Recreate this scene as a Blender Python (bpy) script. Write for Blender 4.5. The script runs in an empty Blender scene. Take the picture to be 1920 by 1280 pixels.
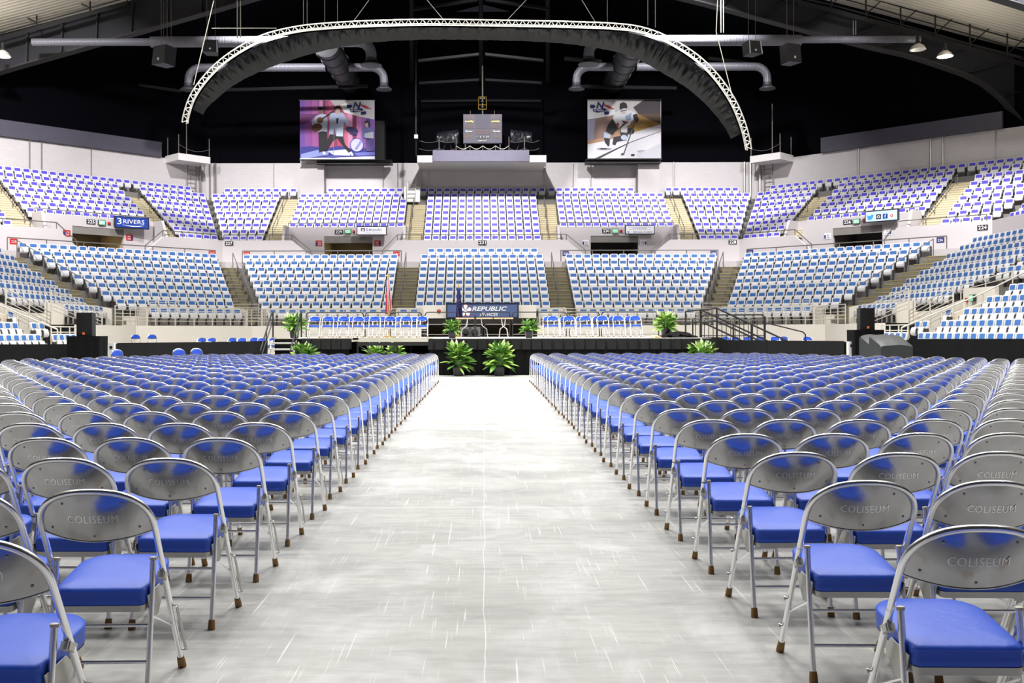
import bpy, bmesh, math, random
import numpy as np
from mathutils import Vector, Matrix

random.seed(7)
SC = bpy.context.scene
COL = SC.collection
PI = math.pi

# ------------------------------------------------------------------ camera, world, light, exposure
cam_data = bpy.data.cameras.new('camera')
cam = bpy.data.objects.new('camera', cam_data)
COL.objects.link(cam)
cam_data.sensor_width = 36.0
cam_data.lens = 35.0
cam_data.shift_x = 53 / 1920
cam_data.shift_y = -18 / 1920
cam_data.clip_end = 400
cam.location = (0, 0, 1.33)
cam.rotation_euler = (PI / 2, math.radians(0.12), 0)
SC.camera = cam

world = bpy.data.worlds.new('world')
SC.world = world
world.use_nodes = True
world.node_tree.nodes['Background'].inputs[0].default_value = (0.75, 0.8, 1.0, 1)
world.node_tree.nodes['Background'].inputs[1].default_value = 0.04

SC.view_settings.view_transform = 'Standard'
SC.view_settings.look = 'None'
SC.view_settings.gamma = 1.0
SC.view_settings.use_curve_mapping = False
SC.view_settings.exposure = -1.05
SC.cycles.max_bounces = 6
SC.cycles.diffuse_bounces = 3
SC.cycles.glossy_bounces = 3
SC.cycles.transmission_bounces = 2
SC.cycles.transparent_max_bounces = 4
SC.cycles.caustics_reflective = False
SC.cycles.caustics_refractive = False
SC.cycles.sample_clamp_indirect = 6.0


def area_lamp(name, loc, target, size, power, color=(1, 1, 1), spread=180):
    d = bpy.data.lights.new(name, 'AREA')
    d.shape = 'DISK'
    d.size = size
    d.energy = power
    d.color = color
    d.spread = math.radians(spread)
    o = bpy.data.objects.new(name, d)
    COL.objects.link(o)
    o.location = loc
    v = Vector(target) - Vector(loc)
    o.rotation_euler = v.to_track_quat('-Z', 'Y').to_euler()
    return o


# the bay lights of the hall, hung in four rows over the floor
for lx in (-11.5, -4.0, 4.0, 11.5):
    for ly, p in ((7, 620), (13, 1150), (19, 1500), (25, 1750), (31, 1900), (37, 1750)):
        area_lamp('bay_light', (lx, ly, 19.0), (lx, ly, 0), 1.6, p, (1, .985, .95), 135)
# the flood lights on the catwalks, turned down on the stands
for lx, ly, lz, tx, ty, tz, p in (
        (-11, 51, 20.5, -12, 62, 8.5, 2900), (11, 51, 20.5, 12, 62, 8.5, 2900), (0, 52, 20.8, 0, 63, 8.5, 2900),
        (-21, 41.5, 18.0, -25, 55, 8.5, 2900), (21, 41.5, 18.0, 25, 55, 8.5, 2900),
        (-22, 34, 18.2, -24, 40, 4, 2800), (22, 34, 18.2, 24, 40, 4, 2800)):
    area_lamp('flood_light', (lx, ly, lz), (tx, ty, tz), .8, p, (1, .97, .98), 88 if ly > 36 else 140)

# ------------------------------------------------------------------ helpers
CAMX, CAMZ, FPX, VX, VY = 0.0, 1.33, 1867.0, 907.0, 622.0


def at(px, py, d):
    """World point seen at photo pixel (px, py) at depth d."""
    return Vector(((px - VX) / FPX * d, d, CAMZ - (py - VY) / FPX * d))


def mat(name, color, rough=.5, metal=0.0, emit=0.0, emit_color=None, bump=0.0, bump_scale=60, vary=0.0, vary_scale=4,
        coat=0.0, spec=None, bump_stretch=None):
    m = bpy.data.materials.new(name)
    m.use_nodes = True
    nt = m.node_tree
    b = nt.nodes['Principled BSDF']
    b.inputs['Base Color'].default_value = (*color, 1)
    b.inputs['Roughness'].default_value = rough
    b.inputs['Metallic'].default_value = metal
    if spec is not None:
        b.inputs['Specular IOR Level'].default_value = spec
    if coat:
        b.inputs['Coat Weight'].default_value = coat
        b.inputs['Coat Roughness'].default_value = .15
    if emit:
        b.inputs['Emission Color'].default_value = (*(emit_color or color), 1)
        b.inputs['Emission Strength'].default_value = emit
    tc = None
    if vary or bump:
        tc = nt.nodes.new('ShaderNodeTexCoord')
    if vary:
        n = nt.nodes.new('ShaderNodeTexNoise')
        n.inputs['Scale'].default_value = vary_scale
        n.inputs['Detail'].default_value = 4
        nt.links.new(tc.outputs['Object'], n.inputs['Vector'])
        mx = nt.nodes.new('ShaderNodeMix')
        mx.data_type = 'RGBA'
        mx.inputs[6].default_value = (*[c * (1 - vary) for c in color], 1)
        mx.inputs[7].default_value = (*[min(1, c * (1 + vary)) for c in color], 1)
        nt.links.new(n.outputs['Fac'], mx.inputs[0])
        nt.links.new(mx.outputs[2], b.inputs['Base Color'])
    if bump:
        n = nt.nodes.new('ShaderNodeTexNoise')
        n.inputs['Scale'].default_value = bump_scale
        if bump_stretch:
            mp = nt.nodes.new('ShaderNodeMapping')
            mp.inputs['Scale'].default_value = bump_stretch
            nt.links.new(tc.outputs['Object'], mp.inputs['Vector'])
            nt.links.new(mp.outputs['Vector'], n.inputs['Vector'])
        else:
            nt.links.new(tc.outputs['Object'], n.inputs['Vector'])
        bp = nt.nodes.new('ShaderNodeBump')
        bp.inputs['Strength'].default_value = bump
        bp.inputs['Distance'].default_value = .02
        nt.links.new(n.outputs['Fac'], bp.inputs['Height'])
        nt.links.new(bp.outputs['Normal'], b.inputs['Normal'])
    return m


def stripes_bump(m, axis, scale, strength, dist=.02):
    """Parallel ribs (corrugated deck, spiral duct) on a material."""
    nt = m.node_tree
    b = nt.nodes['Principled BSDF']
    tc = nt.nodes.new('ShaderNodeTexCoord')
    w = nt.nodes.new('ShaderNodeTexWave')
    w.wave_type = 'BANDS'
    w.bands_direction = axis
    w.inputs['Scale'].default_value = scale
    nt.links.new(tc.outputs['Object'], w.inputs['Vector'])
    bp = nt.nodes.new('ShaderNodeBump')
    bp.inputs['Strength'].default_value = strength
    bp.inputs['Distance'].default_value = dist
    nt.links.new(w.outputs['Fac'], bp.inputs['Height'])
    nt.links.new(bp.outputs['Normal'], b.inputs['Normal'])
    return m


class MB:
    """Collects shapes into one mesh with several materials."""

    def __init__(self):
        self.v, self.f, self.m, self.mats = [], [], [], []

    def mi(self, mt):
        if mt not in self.mats:
            self.mats.append(mt)
        return self.mats.index(mt)

    def add(self, vs, fs, mt):
        k = len(self.v)
        i = self.mi(mt)
        self.v.extend([tuple(p) for p in vs])
        for f in fs:
            self.f.append(tuple(k + a for a in f))
            self.m.append(i)
        return self

    def box(self, a, b, mt):
        x0, y0, z0 = a
        x1, y1, z1 = b
        vs = [(x0, y0, z0), (x1, y0, z0), (x1, y1, z0), (x0, y1, z0), (x0, y0, z1), (x1, y0, z1), (x1, y1, z1), (x0, y1, z1)]
        return self.add(vs, BOXF, mt)

    def obox(self, c, ax, ay, az, mt):
        """Box from centre and three half-axis vectors."""
        c, ax, ay, az = Vector(c), Vector(ax), Vector(ay), Vector(az)
        vs = [c + sx * ax + sy * ay + sz * az for sz in (-1, 1) for sx, sy in ((-1, -1), (1, -1), (1, 1), (-1, 1))]
        return self.add(vs, BOXF, mt)

    def tube(self, pts, r, mt, n=8, cap=True, closed=False):
        pts = [Vector(p) for p in pts]
        rs = r if isinstance(r, (list, tuple)) else [r] * len(pts)
        m = len(pts)
        vs, fs = [], []
        prev = None
        for i, p in enumerate(pts):
            if closed:
                t = pts[(i + 1) % m] - pts[(i - 1) % m]
            elif i == 0:
                t = pts[1] - p
            elif i == m - 1:
                t = p - pts[i - 1]
            else:
                t = (pts[i + 1] - p).normalized() + (p - pts[i - 1]).normalized()
            t.normalize()
            if prev is None:
                u = t.orthogonal().normalized()
            else:
                u = (prev - t * prev.dot(t))
                u = u.normalized() if u.length > 1e-6 else t.orthogonal().normalized()
            prev = u
            w = t.cross(u)
            for k in range(n):
                a = 2 * PI * k / n
                vs.append(p + (u * math.cos(a) + w * math.sin(a)) * rs[i])
        for i in range(m if closed else m - 1):
            j = (i + 1) % m
            for k in range(n):
                fs.append((i * n + k, i * n + (k + 1) % n, j * n + (k + 1) % n, j * n + k))
        if cap and not closed:
            fs.append(tuple(range(n))[::-1])
            fs.append(tuple((m - 1) * n + k for k in range(n)))
        return self.add(vs, fs, mt)

    def prism(self, poly, vec, mt):
        """Polygon (3D points) extruded by a vector."""
        poly = [Vector(p) for p in poly]
        vec = Vector(vec)
        n = len(poly)
        vs = poly + [p + vec for p in poly]
        fs = [tuple(range(n))[::-1], tuple(range(n, 2 * n))]
        fs += [(i, (i + 1) % n, n + (i + 1) % n, n + i) for i in range(n)]
        return self.add(vs, fs, mt)

    def lathe(self, prof, mt, n=16, c=(0, 0, 0), cap=True):
        vs, fs = [], []
        for (r, z) in prof:
            for k in range(n):
                a = 2 * PI * k / n
                vs.append((c[0] + r * math.cos(a), c[1] + r * math.sin(a), c[2] + z))
        for i in range(len(prof) - 1):
            for k in range(n):
                fs.append((i * n + k, i * n + (k + 1) % n, (i + 1) * n + (k + 1) % n, (i + 1) * n + k))
        if cap:
            fs.append(tuple(range(n))[::-1])
            fs.append(tuple((len(prof) - 1) * n + k for k in range(n)))
        return self.add(vs, fs, mt)

    def grid(self, rows, mt, closed=False):
        """Rows of equal-length point lists -> quads."""
        n = len(rows[0])
        vs = [p for r in rows for p in r]
        fs = []
        for i in range(len(rows) - 1):
            for k in range(n if closed else n - 1):
                fs.append((i * n + k, i * n + (k + 1) % n, (i + 1) * n + (k + 1) % n, (i + 1) * n + k))
        return self.add(vs, fs, mt)

    def poly(self, pts, mt):
        return self.add(pts, [tuple(range(len(pts)))], mt)

    def mesh(self, name, smooth=35):
        me = bpy.data.meshes.new(name)
        me.from_pydata(self.v, [], self.f)
        for mt in self.mats:
            me.materials.append(mt)
        if len(self.mats) > 1:
            me.polygons.foreach_set('material_index', self.m)
        if smooth:
            me.polygons.foreach_set('use_smooth', [True] * len(self.f))
            me.set_sharp_from_angle(angle=math.radians(smooth))
        me.update()
        return me


BOXF = [(3, 2, 1, 0), (4, 5, 6, 7), (0, 1, 5, 4), (1, 2, 6, 5), (2, 3, 7, 6), (3, 0, 4, 7)]


def put(name, me, parent=None, loc=None, rz=None):
    if isinstance(me, MB):
        me = me.mesh(name)
    o = bpy.data.objects.new(name, me)
    COL.objects.link(o)
    if parent is not None:
        o.parent = parent
    if loc is not None:
        o.location = loc
    if rz is not None:
        o.rotation_euler = (0, 0, rz)
    return o


def tag(o, label, cat, group=None, kind=None):
    o['label'] = label
    o['category'] = cat
    if group:
        o['group'] = group
    if kind:
        o['kind'] = kind
    return o


def thing(name, label, cat, loc=(0, 0, 0), rz=0.0, group=None):
    o = bpy.data.objects.new(name, None)
    o.empty_display_size = .1
    COL.objects.link(o)
    o.location = loc
    o.rotation_euler = (0, 0, rz)
    return tag(o, label, cat, group)


def struct(name, mb, label=None):
    o = put(name, mb)
    o['kind'] = 'structure'
    if label:
        o['label'] = label
    return o


def children_of(root):
    return [c for c in root.children]


def dup(root, loc, rz, label, group=None, kids=None, parts=None):
    """A copy of a thing with copies of its parts and sub-parts."""
    r = root.copy()
    COL.objects.link(r)
    r.location = loc
    r.rotation_euler = (0, 0, rz)
    r['label'] = label
    if group:
        r['group'] = group
    for c0, subs in parts:
        c = c0.copy()
        COL.objects.link(c)
        c.parent = r
        for s0 in subs:
            s = s0.copy()
            COL.objects.link(s)
            s.parent = c
    return r


def tree_of(root):
    return [(c, list(c.children)) for c in root.children]


_txt = {}


def text_mesh(s, mt, height, width=None, depth=.004, bold=0.0, shear=0.0, spacing=1.0):
    """Lettering as a mesh in the XZ plane, centred on its own origin, read from -Y."""
    cu = bpy.data.curves.new('lettering', 'FONT')
    cu.body = s
    cu.size = 1
    cu.extrude = .01
    cu.offset = bold
    cu.shear = shear
    cu.space_character = spacing
    cu.resolution_u = 2
    ob = bpy.data.objects.new('lettering', cu)
    COL.objects.link(ob)
    dg = bpy.context.evaluated_depsgraph_get()
    me = bpy.data.meshes.new_from_object(ob.evaluated_get(dg))
    bpy.data.objects.remove(ob)
    bpy.data.curves.remove(cu)
    co = np.empty(len(me.vertices) * 3)
    me.vertices.foreach_get('co', co)
    co = co.reshape(-1, 3)
    lo, hi = co.min(0), co.max(0)
    sz = height / (hi[1] - lo[1])
    sx = sz if width is None else width / (hi[0] - lo[0])
    out = np.empty_like(co)
    out[:, 0] = (co[:, 0] - (lo[0] + hi[0]) / 2) * sx
    out[:, 2] = (co[:, 1] - (lo[1] + hi[1]) / 2) * sz
    out[:, 1] = -np.sign(co[:, 2]) * depth / 2
    me.vertices.foreach_set('co', out.ravel())
    me.materials.clear()
    me.materials.append(mt)
    me.update()
    return me


ORD = ['first', 'second', 'third', 'fourth', 'fifth', 'sixth', 'seventh', 'eighth', 'ninth', 'tenth', 'eleventh', 'twelfth',
       'thirteenth', 'fourteenth', 'fifteenth', 'sixteenth', 'seventeenth', 'eighteenth', 'nineteenth', 'twentieth',
       'twenty-first', 'twenty-second', 'twenty-third', 'twenty-fourth', 'twenty-fifth', 'twenty-sixth', 'twenty-seventh',
       'twenty-eighth', 'twenty-ninth', 'thirtieth', 'thirty-first', 'thirty-second', 'thirty-third', 'thirty-fourth']

# ------------------------------------------------------------------ materials
M = {}
M['chrome'] = mat('chrome', (.90, .90, .92), .27, 1.0)
M['steel'] = mat('brushed_steel', (.42, .42, .43), .16, 1.0, bump=.05, bump_scale=14)
M['dull_metal'] = mat('dull_metal', (.50, .49, .46), .42, .8)
M['letter_metal'] = mat('raised_steel', (.82, .82, .83), .2, 1.0)
M['rivet'] = mat('rivet', (.25, .25, .25), .4, .8)
M['vinyl'] = mat('blue_vinyl', (.024, .090, .58), .44, bump=.06, bump_scale=30, spec=.36)
M['rubber'] = mat('tan_rubber', (.26, .14, .045), .8)
M['cap'] = mat('cream_cap', (.62, .56, .44), .6)
M['seat_white'] = mat('white_seat_plastic', (.70, .70, .715), .4)
M['pad_violet'] = mat('violet_pad', (.085, .065, .60), .6)
M['pad_blue'] = mat('light_blue_pad', (.040, .145, .42), .6)
M['bracket'] = mat('gap_shade_bracket', (.05, .05, .054), .5)  # arm bracket; its dark tone also paints the shaded gaps between seats
M['seat_dark'] = mat('dark_bracket', (.03, .03, .035), .6)
M['black'] = mat('black_paint', (.006, .006, .007), .5)
M['blackwall'] = mat('black_wall', (.0011, .0011, .0026), .8, spec=.05, bump=.3, bump_scale=3, bump_stretch=(1, 1, .05))
M['blackcloth'] = mat('black_cloth', (.0045, .0045, .005), .75, spec=.12)
M['greycloth'] = mat('dark_grey_cloth', (.012, .0122, .0132), .8, spec=.15, vary=.15, vary_scale=6)
M['lavender'] = mat('lavender_grey_paint', (.075, .070, .10), .6, vary=.12, vary_scale=2)
M['cream'] = mat('cream_wall_paint', (.78, .73, .65), .6, vary=.03, vary_scale=.6)
M['white'] = mat('white_paint', (.80, .79, .77), .5)
M['plaster'] = mat('grey_white_plaster', (.52, .49, .495), .7, vary=.03, vary_scale=.8)
M['slab'] = mat('stand_concrete', (.20, .19, .175), .8, vary=.15, vary_scale=2)
M['step_cream'] = mat('cream_step', (.60, .54, .37), .8, vary=.15, vary_scale=3)
M['step_grey'] = mat('grey_step', (.19, .17, .13), .8, vary=.25, vary_scale=3)
M['nosing'] = mat('yellow_nosing', (.42, .34, .10), .6)
M['step_shade'] = mat('dark_step_shadow', (.42, .36, .23), .8)  # shadow line at each upper step edge, painted as a darker strip
M['rail'] = mat('grey_rail', (.17, .16, .145), .45, .3)
M['rail_light'] = mat('cream_rail', (.62, .58, .50), .45)
M['rail_black'] = mat('black_rail', (.012, .012, .013), .45)
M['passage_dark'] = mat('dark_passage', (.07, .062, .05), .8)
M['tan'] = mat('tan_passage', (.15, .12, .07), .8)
M['tan_lit'] = mat('tan_lit_passage', (.42, .32, .16), .8)  # lighter copy of the passage tan, lamplight painted into the colour
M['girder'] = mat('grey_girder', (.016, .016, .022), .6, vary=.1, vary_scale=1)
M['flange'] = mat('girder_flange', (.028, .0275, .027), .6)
M['deck'] = stripes_bump(mat('roof_deck', (.62, .58, .48), .6), 'Y', .9, .6, .05)
M['duct'] = stripes_bump(mat('spiral_duct', (.15, .15, .178), .45, .2), 'X', 4, .5, .02)
M['duct_dark'] = mat('dark_duct', (.03, .03, .035), .5)
M['alu'] = mat('aluminium_truss', (.85, .83, .76), .3, .5)
M['red'] = mat('red_enamel', (.50, .02, .02), .4)
M['signblack'] = mat('sign_black', (.012, .013, .018), .4)
M['signwhite'] = mat('sign_white', (.85, .85, .85), .5)
M['signblue'] = mat('sign_blue', (.012, .045, .30), .4)
M['exitgreen'] = mat('exit_green', (.25, .75, .42), .4, emit=.55, emit_color=(.30, .85, .48))
M['lightbox'] = mat('lit_sign_face', (.85, .86, .90), .4, emit=.35, emit_color=(.9, .92, 1))
M['navy'] = mat('logo_navy', (.02, .03, .17), .5)
M['logo_red'] = mat('logo_red', (.55, .04, .06), .5)
M['leaf'] = mat('leaf_green', (.085, .235, .03), .38, vary=.55, vary_scale=9)
M['leaf_light'] = mat('leaf_light_green', (.33, .52, .10), .4, vary=.3, vary_scale=9)
M['bloom'] = mat('pale_bloom', (.75, .78, .52), .5)
M['pot'] = mat('black_pot', (.012, .012, .012), .35)
M['gold'] = mat('gold', (.62, .40, .06), .35, .6)
M['flag_red'] = mat('flag_red', (.52, .025, .04), .7)
M['flag_white'] = mat('flag_white', (.80, .78, .76), .7)
M['flag_blue'] = mat('flag_blue', (.022, .022, .13), .7)
M['wood'] = mat('table_top', (.55, .40, .24), .5)


def concrete_floor():
    m = mat('polished_concrete', (.55, .54, .51), .3)
    nt = m.node_tree
    b = nt.nodes['Principled BSDF']
    tc = nt.nodes.new('ShaderNodeTexCoord')

    def noise(scale, detail, stretch, dist=0.0):
        mp = nt.nodes.new('ShaderNodeMapping')
        mp.inputs['Scale'].default_value = stretch
        nt.links.new(tc.outputs['Object'], mp.inputs['Vector'])
        n = nt.nodes.new('ShaderNodeTexNoise')
        n.inputs['Scale'].default_value = scale
        n.inputs['Detail'].default_value = detail
        n.inputs['Roughness'].default_value = .62
        n.inputs['Distortion'].default_value = dist
        nt.links.new(mp.outputs['Vector'], n.inputs['Vector'])
        return n.outputs['Fac']

    def ramp(fac, stops):
        r = nt.nodes.new('ShaderNodeValToRGB')
        e = r.color_ramp.elements
        e[0].position, e[0].color = stops[0][0], (*stops[0][1], 1)
        e[1].position, e[1].color = stops[-1][0], (*stops[-1][1], 1)
        for p, c in stops[1:-1]:
            q = e.new(p)
            q.color = (*c, 1)
        nt.links.new(fac, r.inputs['Fac'])
        return r.outputs['Color']

    def mix(fac, a, c, mode='MIX'):
        x = nt.nodes.new('ShaderNodeMix')
        x.data_type = 'RGBA'
        x.blend_type = mode
        for s, v in ((0, fac), (6, a), (7, c)):
            if isinstance(v, (int, float)):
                x.inputs[s].default_value = v
            elif isinstance(v, tuple):
                x.inputs[s].default_value = (*v, 1)
            else:
                nt.links.new(v, x.inputs[s])
        return x.outputs[2]

    base = ramp(noise(.55, 7, (1, .8, 1), .6), [(.3, (.39, .386, .367)), (.55, (.47, .466, .447)), (.75, (.55, .546, .525))])
    cloud = ramp(noise(1.6, 8, (1, .7, 1), 1.2), [(.48, (0, 0, 0)), (.70, (.75, .75, .75))])
    base = mix(cloud, base, (.64, .64, .64))
    fine = ramp(noise(9, 6, (.5, 2.0, 1)), [(.35, (.84, .84, .84)), (.6, (1, 1, 1))])
    base = mix(1.0, base, fine, 'MULTIPLY')
    # long scratches in a few directions
    for ang, sc in ((.25, 3.0), (-.5, 2.2), (1.2, 2.6), (-.12, 2.4), (.7, 1.8)):
        mp = nt.nodes.new('ShaderNodeMapping')
        mp.inputs['Rotation'].default_value = (0, 0, ang)
        mp.inputs['Scale'].default_value = (26, .45, 1)
        nt.links.new(tc.outputs['Object'], mp.inputs['Vector'])
        n = nt.nodes.new('ShaderNodeTexNoise')
        n.inputs['Scale'].default_value = sc
        n.inputs['Detail'].default_value = 2
        nt.links.new(mp.outputs['Vector'], n.inputs['Vector'])
        sc_ = ramp(n.outputs['Fac'], [(.69, (0, 0, 0)), (.74, (.75, .75, .75))])
        base = mix(sc_, base, (.78, .78, .78))
    # a hairline crack down the aisle and a saw-cut joint across it
    sp = nt.nodes.new('ShaderNodeSeparateXYZ')
    nt.links.new(tc.outputs['Object'], sp.inputs[0])
    wob = noise(1.3, 3, (1, 1, 1))

    def mth(op, a, c):
        x = nt.nodes.new('ShaderNodeMath')
        x.operation = op
        for s, v in ((0, a), (1, c)):
            if isinstance(v, (int, float)):
                x.inputs[s].default_value = v
            else:
                nt.links.new(v, x.inputs[s])
        return x.outputs[0]
    for axis, pos, w in (('X', .0, .0025), ('Y', 7.55, .008), ('Y', 19.5, .02)):
        d_ = mth('ABSOLUTE', mth('ADD', mth('SUBTRACT', sp.outputs[axis], pos), mth('MULTIPLY', mth('SUBTRACT', wob, .5), .05)), 0)
        base = mix(mth('MULTIPLY', mth('LESS_THAN', d_, w), .6), base, (.8, .8, .8))
    nt.links.new(base, b.inputs['Base Color'])
    rg = ramp(noise(1.1, 5, (.4, 1.6, 1)), [(.35, (.26, .26, .26)), (.7, (.48, .48, .48))])
    nt.links.new(rg, b.inputs['Roughness'])
    return m


def block_wall():
    m = mat('painted_block_wall', (.62, .59, .60), .7)
    nt = m.node_tree
    b = nt.nodes['Principled BSDF']
    tc = nt.nodes.new('ShaderNodeTexCoord')
    br = nt.nodes.new('ShaderNodeTexBrick')
    br.inputs['Color1'].default_value = (.63, .60, .60, 1)
    br.inputs['Color2'].default_value = (.60, .57, .58, 1)
    br.inputs['Mortar'].default_value = (.575, .55, .555, 1)
    br.inputs['Scale'].default_value = 1
    br.inputs['Brick Width'].default_value = .4
    br.inputs['Row Height'].default_value = .2
    br.inputs['Mortar Size'].default_value = .01
    nt.links.new(tc.outputs['UV'], br.inputs['Vector'])
    nt.links.new(br.outputs['Color'], b.inputs['Base Color'])
    return m


M['floor'] = concrete_floor()
M['block'] = block_wall()
M['logo_orange'] = mat('orange_badge', (.75, .16, .05), .5)
M['cover_cloth'] = mat('cover_cloth', (.03, .033, .034), .55, vary=.15, vary_scale=5)
M['wet_cloth'] = mat('shiny_dark_cloth', (.012, .012, .017), .35)
M['lit_blue'] = mat('lit_pale_blue', (.45, .62, .95), .4, emit=.4, emit_color=(.45, .65, 1))
M['bird_blue'] = mat('bird_blue', (.05, .30, .75), .5)
M['banner_blue'] = mat('banner_blue', (.075, .115, .27), .6)
M['lavender_light'] = mat('lavender_panel', (.15, .14, .20), .6, vary=.12, vary_scale=3)
M['score'] = mat('scoreboard_paint', (.055, .052, .085), .5)
M['digit_red'] = mat('digit_red', (.12, .03, .035), .5)
M['digit_amber'] = mat('digit_amber', (.22, .11, .05), .5)
M['duct_black'] = mat('black_sheet_metal', (.004, .004, .005), .6)
M['duct_trunk'] = mat('grey_trunk_duct', (.022, .022, .026), .5)
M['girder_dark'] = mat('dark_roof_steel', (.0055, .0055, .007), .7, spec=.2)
M['bulb'] = mat('lamp_bulb', (.9, .9, .9), .3, emit=6)
M['drape'] = mat('black_drape_cloth', (.0035, .0037, .004), .42, spec=.3)
M['deck_white'] = mat('pale_deck', (.72, .71, .68), .5)
M['valance'] = mat('black_valance_cloth', (.012, .012, .0125), .6, spec=.25)

# ------------------------------------------------------------------ the bowl: plan of the stands
S7 = math.sqrt(.5)
BX = -.15                      # centre line of the bowl
SEG = {'end': ((BX, 52.9), (1, 0), (0, 1)),
       'dl': ((BX - 12.62, 52.9), (-S7, -S7), (-S7, S7)),
       'dr': ((BX + 12.62, 52.9), (S7, -S7), (S7, S7)),
       'sl': ((BX - 18.5, 47.02), (0, -1), (-1, 0)),
       'sr': ((BX + 18.5, 47.02), (0, -1), (1, 0))}
TAN = .41421


def bp(seg, o, t, z):
    P, T, N = SEG[seg]
    return Vector((P[0] + N[0] * o + T[0] * t, P[1] + N[1] * o + T[1] * t, z))


def seg_rz(seg):
    N = SEG[seg][2]
    return math.atan2(N[1], N[0]) - PI / 2


def tmin(seg, o):
    if seg == 'end':
        return -12.62 - TAN * o
    return -TAN * o


def tmax(seg, o):
    if seg == 'end':
        return 12.62 + TAN * o
    if seg in ('dl', 'dr'):
        return 8.315 + TAN * o
    return 24.0


def px_of(p):
    return VX + FPX * p.x / p.y, VY - FPX * (p.z - CAMZ) / p.y


def ou(j):
    return 7.8 + (9 - j) * .75


def zu(j):
    return 6.39 + (9 - j) * .471


def ol(j):
    return (9 - j) * .8


def zl(j):
    return 2.13 + (9 - j) * .42


# ------------------------------------------------------------------ the setting
mb = MB()
mb.box((-34, -12, -.3), (34, 56, 0), M['floor'])
struct('floor', mb)

mb, wk = MB(), MB()
# front wall of the lower stand and its walkway
for seg in SEG:
    far = 8.0 if seg in ('sl', 'sr') else None
    pts = []
    for o, z in ((-2.6, 0), (-2.6, 1.65), (-.5, 1.65), (-.5, 2.13)):
        a, b = tmin(seg, o), far or tmax(seg, o)
        if seg == 'end':
            pts.append(([bp(seg, o, a, z), bp(seg, o, -2.9, z)], [bp(seg, o, 2.8, z), bp(seg, o, b, z)]))
        else:
            pts.append(([bp(seg, o, a, z), bp(seg, o, b, z)],))
    for k in range(len(pts[0])):
        mb.grid([p[k] for p in pts[:2]], M['cream'])
        wk.grid([p[k] for p in pts[1:3]], M['slab'])
        mb.grid([p[k] for p in pts[2:]], M['cream'])
struct('floor_walkway', wk)
# front wall over the passage in the middle, with the passage itself
mb.box((BX - 2.9, 50.2, 2.02), (BX + 2.8, 50.4, 2.68), M['cream'])
struct('wall_stand', mb)
mb = MB()
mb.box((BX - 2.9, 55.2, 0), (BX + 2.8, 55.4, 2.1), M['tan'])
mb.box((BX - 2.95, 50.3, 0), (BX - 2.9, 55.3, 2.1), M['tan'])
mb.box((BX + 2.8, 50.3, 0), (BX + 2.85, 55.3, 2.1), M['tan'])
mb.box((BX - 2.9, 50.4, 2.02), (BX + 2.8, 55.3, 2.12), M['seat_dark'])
struct('trim_passage', mb)

PITS = {'end': [(-12.05, -4.75), (4.8, 12.05)], 'dl': [(.55, 7.55)], 'dr': [(.2, 7.15)], 'sl': [], 'sr': []}


def strips(mb, seg, o0, o1, z0, z1, mt, holes=()):
    """One riser and one tread along a segment, leaving out the holes."""
    cuts = [None]
    for h in holes:
        cuts += [h[0], h[1]]
    cuts.append(None)
    for k in range(0, len(cuts), 2):
        rows = []
        for o, z in ((o0, z0), (o0, z1), (o1, z1)):
            a = tmin(seg, o) if cuts[k] is None else cuts[k]
            b = tmax(seg, o) if cuts[k + 1] is None else cuts[k + 1]
            rows.append([bp(seg, o, a, z), bp(seg, o, b, z)])
        mb.grid(rows, mt)


SIDE_PIT = (8.2, 10.6)
mb = MB()
for seg in SEG:
    for j in range(1, 10):
        o = ol(j)
        holes = [SIDE_PIT] if seg in ('sl', 'sr') and j >= 8 else []
        strips(mb, seg, o - .4, o + .4 if j > 1 else 7.2, zl(j) - .42, zl(j), M['slab'] if j > 1 else M['plaster'], holes)
    if seg in ('sl', 'sr'):      # the near end runs on down to the floor
        for j in range(10, 14):
            o = ol(j)
            mb.grid([[bp(seg, o - .4, 10.6, zl(j) - .42), bp(seg, o - .4, 24, zl(j) - .42)],
                     [bp(seg, o - .4, 10.6, zl(j)), bp(seg, o - .4, 24, zl(j))],
                     [bp(seg, o + .4, 10.6, zl(j)), bp(seg, o + .4, 24, zl(j))]], M['step_cream'])
        mb.poly([bp(seg, -.4, 10.6, 0), bp(seg, -3.6, 10.6, 0), bp(seg, -3.6, 10.6, .45), bp(seg, -.4, 10.6, 2.1)], M['cream'])
struct('floor_lower_stand', mb)
mb = MB()
for seg in SEG:
    for j in range(1, 10):
        o = ou(j)
        strips(mb, seg, o - .375, o + .375 if j > 1 else 14.4, zu(j) - .471, zu(j), M['slab'], PITS[seg] if j >= 8 else [])
struct('floor_upper_stand', mb)

# white block wall behind the upper stand, black wall and roof over it
for seg, nm in (('end', 'wall_back'), ('dl', 'wall_corner_left'), ('dr', 'wall_corner_right'), ('sl', 'wall_left'), ('sr', 'wall_right')):
    o = 14.35
    a, b = tmin(seg, o), tmax(seg, o)
    me = bpy.data.meshes.new(nm)
    P = [bp(seg, o, a, 9.9), bp(seg, o, b, 9.9), bp(seg, o, b, 12.75), bp(seg, o, a, 12.75)]
    me.from_pydata([tuple(p) for p in P], [], [(0, 1, 2, 3)])
    uv = me.uv_layers.new(name='UVMap')
    for i, c in enumerate(((a, 9.9), (b, 9.9), (b, 12.75), (a, 12.75))):
        uv.data[i].uv = c
    me.materials.append(M['block'])
    o_ = put(nm, me)
    o_['kind'] = 'structure'
mb = MB()
for seg in SEG:
    a, b = tmin(seg, 14.5), tmax(seg, 14.5)
    mb.grid([[bp(seg, 14.5, a, 12.7), bp(seg, 14.5, b, 12.7)], [bp(seg, 14.5, a, 23), bp(seg, 14.5, b, 23)]], M['blackwall'])
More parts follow.
